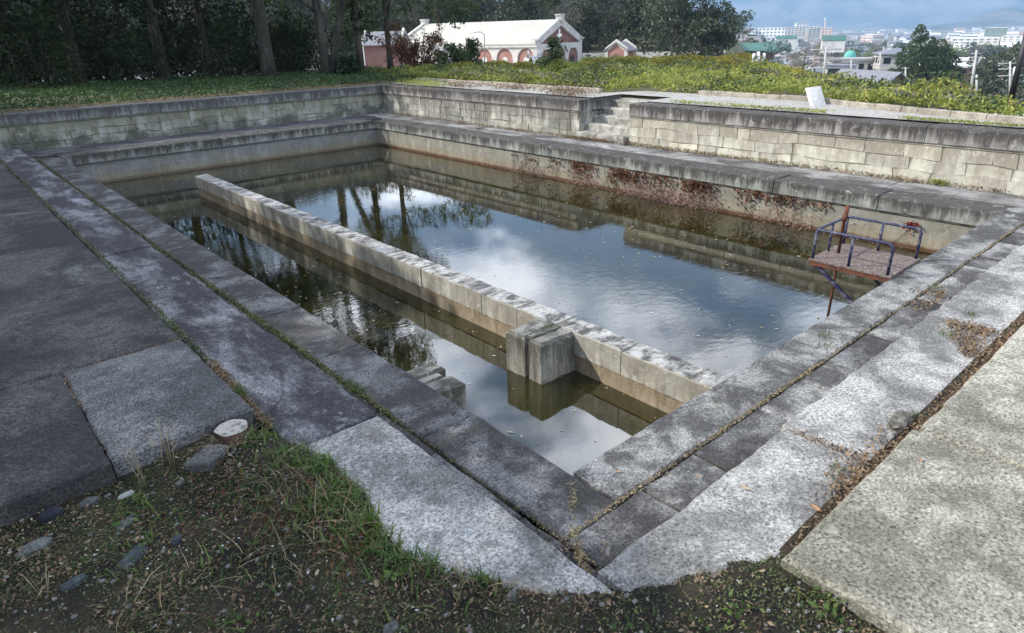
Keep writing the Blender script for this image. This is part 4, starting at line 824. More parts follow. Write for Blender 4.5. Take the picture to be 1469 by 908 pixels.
class Frame:
    def __init__(s,o,u,v): s.o=Vector(o); s.u=Vector(u).normalized(); s.v=Vector(v).normalized()
    def P(s,a,b,c): p=s.o+s.u*a+s.v*b; return (p.x,p.y,s.o.z+c)
    def box(s,m,a0,a1,b0,b1,c0,c1):
        vs=[s.P(a,b,c) for c in (c0,c1) for a,b in ((a0,b0),(a1,b0),(a1,b1),(a0,b1))]; return m.add(vs,[(3,2,1,0),(4,5,6,7),(0,1,5,4),(1,2,6,5),(2,3,7,6),(3,0,4,7)])
    def pr(s,m,poly,plane,k0,k1):   # polygon in (along,z) extruded along the other axis
        f=(lambda a,c,k: s.P(a,k,c)) if plane=='u' else (lambda a,c,k: s.P(k,a,c))
        n=len(poly); vs=[f(a,c,k0) for a,c in poly]+[f(a,c,k1) for a,c in poly]
        return m.add(vs,[tuple(range(n)),tuple(range(2*n-1,n-1,-1))]+[(i,n+i,n+(i+1)%n,(i+1)%n) for i in range(n)])
def arch(a,w,z0,zs,n=8):
    r=w/2; return [(a-r,z0),(a+r,z0)]+[(a+r*math.cos(math.pi*i/n),zs+r*math.sin(math.pi*i/n)) for i in range(n+1)]
BD=85.0
p0=Vector(far(770,60,BD)); p1=Vector(far(573,60,BD*1.155)); gzb=-3.35
uu=Vector((p1.x-p0.x,p1.y-p0.y,0)); LB=uu.length; uu.normalize(); vv_=Vector((uu.y,-uu.x,0))
if vv_.dot(Vector((p0.x,p0.y,0)))<0: vv_=-vv_
def pxof(p):
    c=ROT.T@np.array([p[0],p[1],p[2]-EYE]); return CX+FPX*c[0]/-c[2],CY-FPX*c[1]/-c[2]
WB=6.0
while pxof(p0+vv_*WB)[0]<833 and WB<16: WB+=.1
print('building',LB,WB)
F=Frame((p0.x,p0.y,gzb),uu,vv_); EH=4.35; RH=6.75
bd=thing('brick_building','long cream and pink brick building with arched bays and cream gabled roof beyond the bank','building',(p0.x,p0.y,gzb))
m=MB(); F.box(m,.15,LB-.15,.15,WB-.15,-.5,EH-.3); F.pr(m,[(.15,EH-.31),(WB-.15,EH-.31),(WB/2,RH-.4)],'v',.15,LB-.15); m.build('wall',M_['brick'],bd)
m=MB()  # cream frame of the long wall: pilasters, arch spandrels, cornice, plinth
NB=7; bw=LB/NB
def arch_panel(m,fr,plane,a0,a1,ac,w,z0,zs,zt,k0,k1,n=10):
    """wall panel between a0,a1 and z0..zt with an arched opening"""
    r=w/2; pts=[(ac+r*math.cos(math.pi*i/n),zs+r*math.sin(math.pi*i/n)) for i in range(n+1)]
    fr.pr(m,[(a0,z0),(ac-r,z0),(ac-r,zs),(a0,zs)],plane,k0,k1); fr.pr(m,[(ac+r,z0),(a1,z0),(a1,zs),(ac+r,zs)],plane,k0,k1)
    for i in range(n):
        (xa,za),(xb,zb)=pts[i],pts[i+1]; ya=a1 if i==0 else xa; yb=a0 if i==n-1 else xb
        fr.pr(m,[(xa,za),(ya,za if i==0 else zt),(ya,zt),(yb,zt),(yb,zb if i==n-1 else zt),(xb,zb)] if i in(0,n-1) else [(xa,za),(xa,zt),(xb,zt),(xb,zb)],plane,k0,k1)
for k in range(NB): arch_panel(m,F,'u',k*bw,(k+1)*bw,(k+.5)*bw,bw*.78,0,2.75,EH-.25,-.02,.148)
F.box(m,0,LB,-.12,.147,-.5,.45); F.box(m,-.1,LB+.1,-.22,.3,EH-.28,EH); m.build('arcade_frame',M_['cream'],bd)
for k in range(NB):
    a=(k+.5)*bw; m=MB(); F.pr(m,arch(a,.86,1.0,2.55),'u',.09,.149); w=m.build('window_frame',M_['cream'],bd); m=MB(); F.pr(m,arch(a,.66,1.1,2.5),'u',.08,.089); m.build('pane',M_['glass'],w)
# gable ends
for end,(k0,k1) in enumerate(((-.15,.148),(LB-.148,LB+.15))):
    m=MB(); s=.55
    F.box(m,k0,k1,-.12,s,-.5,EH+.45); F.box(m,k0,k1,WB-s,WB+.12,-.5,EH+.45); F.box(m,k0,k1,s,WB-s,3.75,EH+.05)
    sl=(RH-EH)/(WB/2)
    F.pr(m,[(-.1,EH+.45),(s,EH+.45),(s,EH+.06),(WB/2,RH-.35),(WB/2,RH+.6),(0,EH+.65)],'v',k0-.06,k1+.06) ; F.pr(m,[(WB+.1,EH+.45),(WB-s,EH+.45),(WB-s,EH+.06),(WB/2,RH-.35),(WB/2,RH+.6),(WB,EH+.65)],'v',k0-.06,k1+.06)
    F.box(m,k0-.25,k1+.25,WB/2-.42,WB/2+.42,RH+.1,RH+.8); F.box(m,k0-.3,k1+.3,WB/2-.55,WB/2+.55,RH+.8,RH+.95)
    F.box(m,k0-.2,k1+.2,-.35,.45,EH+.45,EH+.62); F.box(m,k0-.2,k1+.2,WB-.45,WB+.35,EH+.45,EH+.62)
    if end==0:
        gw=(WB-2*s)/3
        for k in range(3): arch_panel(m,F,'v',s+k*gw,s+(k+1)*gw,s+(k+.5)*gw,gw*.78,0,2.6,3.749,k0+.02,k1)
    m.build('gable_frame',M_['creamgrey'] if end==0 else M_['cream'],bd)
m=MB(); F.pr(m,[(.7,EH+.1),(WB-.7,EH+.1),(WB/2,RH-.42)],'v',.10,.149); m.build('tympanum',M_['brickred'],bd)
m=MB(); F.box(m,.03,.099,.56,WB-.56,-.3,3.74); m.build('gable_brick',M_['brickred'],bd)
m=MB(); zc=EH+.95; F.box(m,.02,.099,WB/2-.55,WB/2+.55,zc-.14,zc+.14); F.box(m,.021,.098,WB/2-.14,WB/2+.14,zc-.65,zc+.75); w=m.build('cross_window',M_['white'],bd); m=MB(); F.pr(m,[(WB/2+.3*math.cos(i*.785),zc+.3*math.sin(i*.785)) for i in range(8)],'v',-.02,.019); m.build('pane',M_['glass'],w)
gw=(WB-1.1)/3
for k in (0,1,2):
    a=.55+(k+.5)*gw; m=MB(); F.pr(m,arch(a,gw*.36,.2 if k==1 else .8,2.3),'v',-.01,.029); w=m.build('door' if k==1 else 'window',M_['glass'],bd)
m=MB()
for b0,b1,z0,z1 in ((-.28,WB/2,EH-.0,RH+.25),(WB/2,WB+.28,RH+.25,EH-.0)):
    m.hull4([F.P(-.0,b0,z0),F.P(LB,b0,z0),F.P(LB,b1,z1),F.P(0,b1,z1)],[F.P(-.0,b0,z0+.12),F.P(LB,b0,z0+.12),F.P(LB,b1,z1+.12),F.P(0,b1,z1+.12)])
m.build('roof',M_['roofcream'],bd)
# porch
pr=MB(); a=4.55*bw; F.box(pr,a-1.5,a+1.5,-3.2,-.13,-.5,3.0); F.pr(pr,[(a-1.5,3.01),(a+1.5,3.01),(a,4.3)],'u',-3.2,-.13); po=pr.build('porch',M_['cream'],bd)
m=MB(); m.hull4([F.P(a-1.75,-3.4,2.9),F.P(a,-3.4,4.35),F.P(a,-.23,4.35),F.P(a-1.75,-.23,2.9)],[F.P(a-1.75,-3.4,3.0),F.P(a,-3.4,4.5),F.P(a,-.23,4.5),F.P(a-1.75,-.23,3.0)]); m.hull4([F.P(a,-3.4,4.35),F.P(a+1.75,-3.4,2.9),F.P(a+1.75,-.23,2.9),F.P(a,-.23,4.35)],[F.P(a,-3.4,4.5),F.P(a+1.75,-3.4,3.0),F.P(a+1.75,-.23,3.0),F.P(a,-.23,4.5)]); m.build('roof',M_['greyroof'],po)
m=MB(); F.pr(m,arch(a,1.4,0,1.9),'u',-3.24,-3.205); m.build('door',M_['brickred'],po)
# generic small gabled house
def house(name,label,cat,px,py,D,w,l,eh,rh,rot,mw,mr,group=None,over=.3,wins=None,mwin=None,base=None,parapet=None):
    x,y,z=far(px,py,D); 
    if base is not None: z=base
    t=thing(name,label,cat,(x,y,z),group); c,s_=math.cos(rot),math.sin(rot); f=Frame((x,y,z),(c,s_,0),(-s_,c,0))
    m=MB(); f.box(m,-l/2,l/2,-w/2,w/2,-6,eh); f.pr(m,[(-w/2,eh+.001),(w/2,eh+.001),(0,rh-.05)],'v',-l/2,l/2); m.build('wall',mw,t)
    m=MB(); k=over; dz=(rh-eh)/(w/2)*k; th=max(.12,w*.02)
    for sg in (-1,1): 
        A=[f.P(-l/2-k,sg*(w/2+k),eh-dz),f.P(l/2+k,sg*(w/2+k),eh-dz),f.P(l/2+k,0,rh),f.P(-l/2-k,0,rh)]
        if sg>0: A=A[::-1]
        m.hull4(A,[(a[0],a[1],a[2]+th) for a in A])
    m.build('roof',mr,t)
    if parapet:
        m=MB()
        for e in (-l/2-.12,l/2-.1):
            f.pr(m,[(-w/2-.15,eh-.2),(-w/2-.15,eh+.25),(0,rh+.45),(w/2+.15,eh+.25),(w/2+.15,eh-.2),(w/2-.2,eh-.2),(0,rh-.15),(-w/2+.2,eh-.2)],'v',e,e+.22)
            for q in (-w/2-.12,w/2-.3): f.box(m,e,e+.22,q,q+.42,-.2,eh+.0)
        m.build('gable_coping',parapet,t)
    for sd,a,z0,ww,hh in (wins or []):
        m=MB()
        if sd in 'ns': b=(-w/2-.05,-w/2-.005) if sd=='s' else (w/2+.005,w/2+.05); f.box(m,a-ww/2,a+ww/2,*b,z0,z0+hh)
        else: b=(-l/2-.18,-l/2-.125) if sd=='w' and parapet else ((-l/2-.05,-l/2-.005) if sd=='w' else (l/2+.125,l/2+.18)); f.box(m,*b,a-ww/2,a+ww/2,z0,z0+hh)
        m.build('door' if hh>1.9 and ww>1.2 else 'window',mwin or M_['glass'],t)
    return t
ang=math.atan2(uu.y,uu.x)
house('brick_hut','small red brick hut with cream gables right of the long building','hut',890,94,100,3.0,3.4,2.1,3.0,R_(18),M_['brick'],M_['greyroof'],wins=[('s',.0,.1,1.3,1.95),('w',0,.4,.4,1.2)],mwin=M_['brickred'],parapet=M_['cream'])
house('brick_hut','grey roofed brick annexe half hidden by the red shrub at the building left end','hut',556,90,80,3.4,4.2,2.0,3.1,ang+.5,M_['brickred'],M_['greyroof'],parapet=M_['cream'],wins=[('s',-1.1,.5,.6,1.4),('s',1.1,.5,.6,1.4)])
# pale yard, low wall, railings
yd=MB(); yl=[(300,112),(560,103),(700,100),(900,97),(1000,92)]
yd.add([(*far(p,60,38)[:2],0) for p in (-260,0,200,400,600,800,1000)]+[(*far(p,60,118)[:2],0) for p in (1000,800,600,400,200,0,-260)],[tuple(range(14))])
m=MB(); 
def yf(u,v):
    p=-260+1270*u; x,y,_=far(p,60,34+84*v); return (x,y,gz(x,y)+.06)
m.grid(24,16,yf); tag(m.build('yard',M_['yard']),kind='structure')
def railing(label,pa,pb,D0,D1,h,n,mm,rails=2,name='railing',rad=.03):
    A=Vector(far(*pa,D0)); B=Vector(far(*pb,D1)); A.z=gz(A.x,A.y); B.z=gz(B.x,B.y); t=thing(name,label,'railing',tuple((A+B)/2))
    m=MB()
    for r in range(rails): z=h*(r+1)/rails; m.tube([(A.x,A.y,A.z+z),(B.x,B.y,B.z+z)],rad,5)
    m.build('rail',mm,t)
    for k in range(n+1):
        p=A.lerp(B,k/n); MB().tube([(p.x,p.y,p.z-.1),(p.x,p.y,p.z+h+.05)],rad,5).build('post',mm,t)
    return t
railing('thin dark red railing in front of the arched bays',(690,90),(768,90),66,62,1.3,6,flat('red_rail',(.25,.08,.07),.6),2)
railing('white railing in front of the building porch',(600,90),(690,90),68,66,1.1,8,M_['white'],2)
railing('dark railing in front of the small brick hut',(850,92),(935,92),88,88,1.0,8,flat('dark_rail',(.12,.08,.07),.6),2)
def lowwall(label,pa,pb,D0,D1,h,mm):
    A=Vector(far(*pa,D0)); B=Vector(far(*pb,D1)); d=(B-A); d.z=0; d.normalize(); n=Vector((-d.y,d.x,0))*.15; c=(A+B)/2; za,zb=gz(A.x,A.y),gz(B.x,B.y)
    m=MB(); m.hull4([tuple(Vector((q.x,q.y,z-.6))) for q,z in ((A-n,za),(B-n,zb),(B+n,zb),(A+n,za))],[tuple(Vector((q.x,q.y,z+h))) for q,z in ((A-n,za),(B-n,zb),(B+n,zb),(A+n,za))]); o=m.build('boundary_wall',mm,None,off=(c.x,c.y,za)); o.location=(c.x,c.y,za); tag(o,label,'wall')
lowwall('long low pale wall on the slope behind the brick hut',(836,80),(1040,82),118,116,1.0,M_['cream'])
lowwall('low pale wall in front of the small brick hut',(830,95),(940,97),92,90,.5,M_['cream'])
# ---- poles near the bank
def pole(name,label,cat,px,pyb,pyt,D,r,mm,parts=None,lean=0,group=None,zb=None,r1=None):
    x,y,_=far(px,pyb,D); z0=far(px,pyb,D)[2] if zb is None else zb; xt,yt,zt=far(px+lean,pyt,D); t=thing(name,label,cat,(x,y,z0),group)
    MB().tube([(x,y,z0),(xt,yt,zt)],[r,(r1 or r*.7)],8).build('pole',mm,t); return t,Vector((x,y,z0)),Vector((xt,yt,zt))
RD=lambda D: Vector((ROT[0][0],ROT[1][0],0)).normalized()      # direction parallel to the picture
t,a,b=pole('street_lamp','thin dark street lamp with short arm before the arched bays','street lamp',695,98,50,62,.05,flat('lamp_metal',(.16,.15,.14),.5))
MB().tube([tuple(b),tuple(b+RD(0)*-.35+Vector((0,0,.25))),tuple(b+RD(0)*-.85+Vector((0,0,.22)))],.035,6).build('arm',flat('lamp_arm',(.2,.19,.18),.5),t); MB().tube([tuple(b+RD(0)*-.85+Vector((0,0,.22))),tuple(b+RD(0)*-1.25+Vector((0,0,.18)))],[.06,.09],8).build('lamp_head',M_['white'],t)
t,a,b=pole('post','tall white post with slim tapered top in front of the long roof','post',645,97,36,55,.11,M_['white'],r1=.04); MB().tube([tuple(b),tuple(b+Vector((0,0,.2)))],.05,6).build('cap',M_['white'],t)
def crosspost(label,px,pyb,pyt,D,bar,w):
    t,a,b=pole('cross_post',label,'post',px,pyb,pyt,D,.06,M_['white'],r1=.055); d=RD(0); z=a.lerp(b,bar); m=MB(); m.tube([tuple(z-d*w),tuple(z+d*w)],.045,6); m.build('crossarm',M_['white'],t)
    MB().tube([tuple(z+d*w*.8),tuple(z+d*w*.8+Vector((0,0,.25)))],.05,6).build('insulator',M_['white'],t); MB().tube([tuple(z-d*w*.8),tuple(z-d*w*.8+Vector((0,0,.25)))],.05,6).build('insulator',M_['white'],t)
crosspost('white post with a crossarm near the front corner of the long building',765,103,79,30,.9,.28)
crosspost('white post with a crossarm above the clipped bushes',1088,107,74,26,.6,.22)
def upole(label,px,pyb,pyt,D,arms,lean=0,w=1.0,mm=None,tr=None):
    mm=mm or flat('concrete_pole',(.42,.41,.39),.7); t,a,b=pole('utility_pole',label,'utility pole',px,pyb,pyt,D,.15,mm,lean=lean,group='utility poles along the road below',r1=.10); d=RD(0)
    for f in arms:
        c=a.lerp(b,f); m=MB(); m.tube([tuple(c-d*w+Vector((0,0,0))),tuple(c+d*w)],.05,5); ar=m.build('crossarm',mm,t); 
        for s in (-.85,-.4,.4,.85): MB().tube([tuple(c+d*w*s),tuple(c+d*w*s+Vector((0,0,.3)))],.045,6).build('insulator',M_['white'],ar)
    if tr: c=a.lerp(b,tr)+d*.5; MB().tube([tuple(c),tuple(c+Vector((0,0,1.0)))],.32,10).build('transformer',M_['white'],t)
    return a,b
upole('white utility pole with three long crossarms above the leafy bank',1180,124,68,75,[.25,.48,.73,.95],lean=5,w=1.5)
upole('slim utility pole before the grey low building, single crossarm',1221,112,86,100,[.35,.9],w=1.2)
upole('white utility pole with crossarms before the stone block',1259,132,76,110,[.55,.7,.9],lean=4,w=1.2)
a,b=upole('thin grey pole with a small square sign near the big evergreen',1299,132,96,120,[.95],w=.6); 
upole('tall leaning white utility pole before the red brown building',1391,142,72,85,[.86,.93],lean=10,w=.5)
upole('stout grey pole right of the leaning white one',1401,142,107,95,[],w=.5)
upole('utility pole with a cluster of transformers near the right edge',1449,142,88,95,[.62,.8,.95],w=1.3,tr=.6)
upole('slim utility pole between the evergreen and the stone block',1272,130,108,140,[.8],w=.8)
# leaning black post and net fence at the right edge
x,y=at(1452,147,1.0); D=math.hypot(x,y)
t,a,b=pole('fence_post','black metal post leaning right at the right picture edge','post',1449,147,40,D,.055,flat('black_metal',(.02,.02,.022),.5),lean=26,r1=.05); MB().tube([tuple(a+Vector((0,0,-.2))),tuple(a+Vector((0,0,.06)))],.1,8).build('base_sleeve',M_['rust'],t)
nf=thing('net_fence','thin dark wire net fence behind the leaning black post','fence',(a.x+1.5,a.y-1.5,a.z)); m=MB()
e=Vector((3.2,-2.4,0)).normalized(); s0=a+Vector((.35,-.2,0))
for k in range(26): q=s0+e*(k*.16); m.tube([tuple(q),tuple(q+Vector((0,0,1.7))+e*.3)],.006,4)
for k in range(11): m.tube([tuple(s0+Vector((0,0,.15*k+.1))+e*.02*k),tuple(s0+e*4.1+Vector((0,0,.15*k+.1)))],.006,4)
m.build('net',flat('wire',(.05,.045,.04),.6),nf)
for k in range(3): q=s0+e*(k*1.9+.1); MB().tube([tuple(q+Vector((0,0,-.2))),tuple(q+Vector((0,0,1.75))+e*.3)],.03,6).build('post',flat('fence_post_metal',(.06,.055,.05),.6),nf)
# ---- nearer town
def bigb(label,cat,px,pyt,pyb,D,w,dep,rot,mw,mr,floors,bays,group=None,parts=True,name='building',hip=0):
    x,y,zt=far(px,pyt,D); zb=far(px,pyb,D)[2]; t=thing(name,label,cat,(x,y,zb),group); c,s_=math.cos(rot),math.sin(rot); f=Frame((x,y,zb),(c,s_,0),(-s_,c,0)); h=zt-zb
    m=MB(); f.box(m,-w/2,w/2,-dep/2,dep/2,-4,h); m.build('wall',mw,t)
    m=MB(); 
    if hip: f.box(m,-w/2-.4,w/2+.4,-dep/2-.4,dep/2+.4,h+.003,h+.3); m.add([f.P(-w/2-.4,-dep/2-.4,h+.3),f.P(w/2+.4,-dep/2-.4,h+.3),f.P(w/2+.4,dep/2+.4,h+.3),f.P(-w/2-.4,dep/2+.4,h+.3),f.P(0,0,h+.3+hip)],[(0,1,4),(1,2,4),(2,3,4),(3,0,4)])
    else: f.box(m,-w/2-.3,w/2+.3,-dep/2-.3,dep/2+.3,h+.003,h+.5)
    m.build('roof',mr,t)
    fh=h/floors; bw_=w/bays; n=0
    for i in range(floors):
        for k in range(bays):
            m=MB(); a=-w/2+(k+.5)*bw_; f.box(m,a-bw_*.28,a+bw_*.28,-dep/2-.06,-dep/2-.01,i*fh+fh*.3,i*fh+fh*.78)
            nd=max(1,int(round(dep/bw_))) if n<90 else 0
            m.build('window',M_['glass'] if D<300 else M_['farglass'],t); n+=1
    nd=max(1,min(5,int(round(dep/bw_))))
    for sgn in (-1,1):
        for i in range(floors):
            if D>300:
                m=MB(); f.box(m,*( (w/2+.01,w/2+.06) if sgn>0 else (-w/2-.06,-w/2-.01)),-dep*.4,dep*.4,i*fh+fh*.3,i*fh+fh*.78); m.build('window_band',M_['farglass'],t); continue
            for k in range(nd):
                m=MB(); a=-dep/2+(k+.5)*dep/nd; f.box(m,*( (w/2+.01,w/2+.06) if sgn>0 else (-w/2-.06,-w/2-.01)),a-dep/nd*.28,a+dep/nd*.28,i*fh+fh*.3,i*fh+fh*.78); m.build('window',M_['glass'],t)
    return t
view=lambda px:math.atan2(ray(px,60)[1],ray(px,60)[0])
face=lambda px,d=0: view(px)-math.pi/2+R_(d)
cw=flat('stone_wall_grey',(.42,.40,.37),.85,var=.15,scale=.6); cwd=flat('stone_wall_dark',(.3,.29,.28),.85,var=.15,scale=.6); grn=flat('copper_green',(.05,.13,.10),.6,var=.15,scale=.3); tile=flat('grey_tile',(.16,.16,.18),.5,var=.2,scale=2); brn=flat('brown_wall',(.2,.12,.10),.8); pale=flat('pale_wall',(.62,.60,.56),.8,var=.1,scale=.2); palew=flat('white_wall',(.75,.74,.72),.8,var=.08,scale=.2); pinkw=flat('pinkish_wall',(.6,.45,.38),.8,var=.1,scale=.2); cyan=flat('turquoise_roof',(.10,.33,.29),.6)
bigb('grey stone three storey block with flat slate roof, left of the big evergreen','building',1286,78,128,190,8,9,face(1286,12),cw,tile,3,3,hip=1.2)
bigb('long lower wing of the grey stone block seen behind white poles','building',1238,86,122,196,16,8,face(1238,12),cw,cwd,2,8)
house('house','grey tiled house roof rising above the leafy bank','house',1243,128,95,7,9,2.0,4.6,face(1243,-50),brn,tile,base=-7.5,over=.5)
house('hall','dark hall with broad green roof beyond the round evergreen','hall',1072,84,200,12,13,2.2,3.7,face(1072,0),brn,grn,over=1.0)
house('house','white gabled house whose eave shows above the bank near the black post','house',1425,150,42,7,8,1.4,3.0,face(1425,35),palew,palew,base=-5.0,over=.5)
bigb('red brown low building behind the leaning pole','building',1378,95,118,230,16,14,face(1378,20),brn,palew,2,4)
bigb('white roofed two storey house behind the red brown building','building',1385,86,100,260,13,9,face(1385,0),pale,palew,2,4)
house('house','small house with blue tarp roof behind the leafy bank','house',1268,134,60,5,6,1.2,2.0,face(1268,10),brn,flat('blue_tarp',(.08,.18,.4),.5),base=-6.0)
house('house','low brown roofed house below the parked cars','house',1352,135,105,8,15,1.5,3.0,face(1352,8),brn,flat('brown_roof',(.3,.22,.19),.7),base=-11.5)
bigb('small dark kiosk by the crossarm pole','kiosk',1206,98,116,110,3.2,3,face(1206,0),flat('kiosk_dark',(.08,.09,.13),.7),tile,1,1)
# parked cars on the road
road=MB(); rp=[far(1345,140,100),far(1350,122,180),far(1352,112,260)]
def rf(u,v):
    D=100+190*v; p=1362-10*v; x,y,_=far(p,60,D); d=RD(0); q=Vector((x,y,0))+d*(u-.5)*9; return (q.x,q.y,gz(q.x,q.y)+.15)
road.grid(2,18,rf); tag(road.build('road',flat('asphalt',(.13,.13,.135),.9)),kind='structure')
def car(label,px,D,off,colr,rot):
    x,y,_=far(px,60,D); x+=RD(0).x*off; y+=RD(0).y*off; z=gz(x,y)+.15; t=thing('car',label,'car',(x,y,z),'cars parked along the road below',rot)
    pm=flat('car_paint',colr,.3,.5,var=.05)
    prof=[(-2.1,.35),(2.1,.35),(2.15,.75),(1.3,.92),(-2.05,.95)]; m=MB(); n=5
    m.add([(a,-.82,c) for a,c in prof]+[(a,.82,c) for a,c in prof],[(0,1,2,3,4),(9,8,7,6,5)]+[(i,5+i,5+(i+1)%5,(i+1)%5) for i in range(5)]); m.build('body',pm,t,off=(0,0,0))
    m=MB(); m.hull4([(-1.9,-.78,.93),(1.2,-.78,.93),(1.2,.78,.93),(-1.9,.78,.93)],[(-1.5,-.62,1.42),(.55,-.62,1.42),(.55,.62,1.42),(-1.5,.62,1.42)]); m.build('cabin',M_['glass'],t,off=(0,0,0)); MB().box(-1.48,.53,-.6,.6,1.424,1.46).build('roof',pm,t,off=(0,0,0))
    for a in (-1.35,1.3):
        for b in (-.8,.8): MB().tube([(a,b-.1,.33),(a,b+.1,.33)],.33,12).build('wheel',flat('tyre',(.03,.03,.03),.8),t,off=(0,0,0))
car('silver grey car on the road beside the red brown building',1358,165,0,(.45,.47,.5),face(1360)+1.3); car('white car behind the silver one on the road below',1352,185,-1.5,(.7,.7,.7),face(1360)+1.3); car('dark car right of the silver one on the road below',1372,160,0,(.06,.07,.1),face(1360)+1.9)
# distance white complex and landmark roofs
for lab,px,yt,yb,D,w,dp,fl,mw in [('pale low hospital-like block at the left end of the white far complex',1052,44,58,1150,45,20,3,palew),('white four storey block right of the round evergreen',1070,40,57,1100,26,18,4,palew),('wide white block in the middle of the far complex',1098,40,58,1120,58,20,4,palew),('pale pink long block of the far complex with a flat roof',1142,39,52,1150,66,22,4,pale),('grey shaded end block of the far complex',1167,41,54,1120,16,20,4,cw),('white tower block behind the pink long block',1150,33,45,1400,20,18,4,palew),('red and white banded block near the far mast',1180,40,52,1250,30,20,3,pinkw),('pale wide low school at the right end of the far complex',1105,54,62,900,60,14,2,palew),('long pale flat hall beyond the big evergreen, dark eave line',1400,55,62,820,38,20,2,pale),('dark green glass block in the right far city',1430,40,47,1050,22,18,3,flat('greenish_block',(.2,.26,.22),.6)),('white rounded hall with turquoise corner at right',1383,60,66,700,12,12,2,palew),('bright white block touching the leaning black post',1458,52,60,800,20,16,3,palew)]:
    bigb(lab,'building',px,yt,yb,D,w,dp,face(px,random.uniform(-12,12)),mw,pale if mw is not pale else palew,fl,min(14,max(3,int(w/5))))
for lab,px,py,D,w,l,h,r in [('green roofed hall amid the far trees, left one',1127,60,640,10,16,2.5,4.5),('green hipped roof hall amid the far trees, right one',1195,62,560,10,15,2,5)]:
    house('hall',lab,'hall',px,py,D,w,l,h,r,face(px,5),pale,grn)
dm=thing('domed_tent','turquoise netted dome on the roof edge behind the crossarm pole','dome',far(1219,81,230)); x,y,z=far(1219,82,230); m=MB(); m.grid(14,6,lambda u,v:(x+1.7*math.cos(6.283*u)*math.cos(v*1.57),y+1.7*math.sin(6.283*u)*math.cos(v*1.57),z+1.9*math.sin(v*1.57))); m.build('cover',flat('turquoise_net',(.10,.36,.3),.7),dm); MB().box(x-2.3,x+2.3,y-2.3,y+2.3,z-12,z-.02).build('stand',cwd,dm)
ma=thing('mast','red and white striped mast in the far city','mast',far(1183,40,1600)); x,y,z=far(1183,44,1600); x2,y2,z2=far(1184,26,1600); MB().tube([(x,y,z),(x2,y2,z2)],[1.6,.8],6).build('pole',pinkw,ma); MB().tube([(x2,y2,z2-3),(x2,y2,z2-1)],2.2,8).build('platform',palew,ma)
# ---- city carpet
bmats=[palew,pale,pinkw,cw,cwd,palew]; rmats=[tile,flat('brown_tile',(.26,.17,.13),.7),pale,cw,flat('grey_flat_roof',(.33,.32,.32),.8)]
names=['white','cream','pinkish','grey','dark grey','pale']; rn=['grey tiled roof','brown tiled roof','pale flat roof','grey flat roof','light grey flat roof']
protos={}
def proto(a,b,flatroof,near):
    k=(a,b,flatroof,near)
    if k not in protos:
        t=thing('house','x','house'); m=MB(); m.box(-.5,.5,-.5,.5,-.6,.7 if not flatroof else .95); 
        if not flatroof: m.add([(-.5,-.5,.701),(-.5,.5,.701),(-.5,0,.98),(.5,-.5,.701),(.5,.5,.701),(.5,0,.98)],[(0,2,1),(3,4,5)])
        m.build('wall',bmats[a],t)
        m=MB()
        if flatroof: m.box(-.53,.53,-.53,.53,.952,1.0)
        else:
            for s in (-1,1):
                A=[(-.55,s*.6,.65),(.55,s*.6,.65),(.55,0,1.0),(-.55,0,1.0)]; A=A if s<0 else A[::-1]; m.hull4(A,[(p[0],p[1],p[2]+.03) for p in A])
        m.build('roof',rmats[b],t)
        for z in (.15,.5):
            if near:
                for k_ in range(4): MB().box(-.41+k_*.23,-.29+k_*.23,-.508,-.502,z,z+.16).build('window',M_['farglass'],t)
                for k_ in range(2): MB().box(-.508,-.502,-.33+k_*.42,-.1+k_*.42,z,z+.16).build('window',M_['farglass'],t)
            else: MB().box(-.44,.44,-.508,-.502,z,z+.13).build('window_band',M_['farglass'],t); MB().box(-.508,-.502,-.4,.4,z,z+.13).build('window_band',M_['farglass'],t)
        protos[k]=[t,False]
    return protos[k]
def land(px): return 1032 if px is None else px
nb=0; rc=random.Random(5)
bands=[(230,420,46,'just below the bank'),(420,800,76,'in the middle distance'),(800,1500,74,'in the far town'),(1500,3300,100,'near the foot of the mountains')]
for D0,D1,n,bn in bands:
    for _ in range(n):
        D=math.exp(rc.uniform(math.log(D0),math.log(D1))); px=rc.uniform(1030,1500)
        if D<420: px=rc.uniform(1090,1490)
        fr=rc.random()<(.35 if D<800 else .75); a=rc.choice([0,1,2,3,4,5] if D<800 else [0,0,1,2,5]); b=rc.choice([0,0,1]) if not fr else rc.choice([2,3,4])
        P=proto(a,b,fr,D0<600); o=P[0] if not P[1] else copy_tree(P[0]); P[1]=True
        x,y,_=far(px,60,D); z=gz(x,y)
        s=.85 if D<800 else (1.3 if D<1500 else 2.2); o.location=(x,y,z-.1); o.scale=(rc.uniform(9,18)*s,rc.uniform(8,12)*s,rc.uniform(5,8.5)*(1 if D<800 else 1.25 if D<1500 else 1.7)); o.rotation_euler=(0,0,face(px,rc.choice([0,90,45,20,-30])+rc.uniform(-12,12)))
        o['label']='%s town building with %s %s'%(names[a],rn[b],bn); o['group']='town buildings below the bank'; o['category']='building'; nb+=1
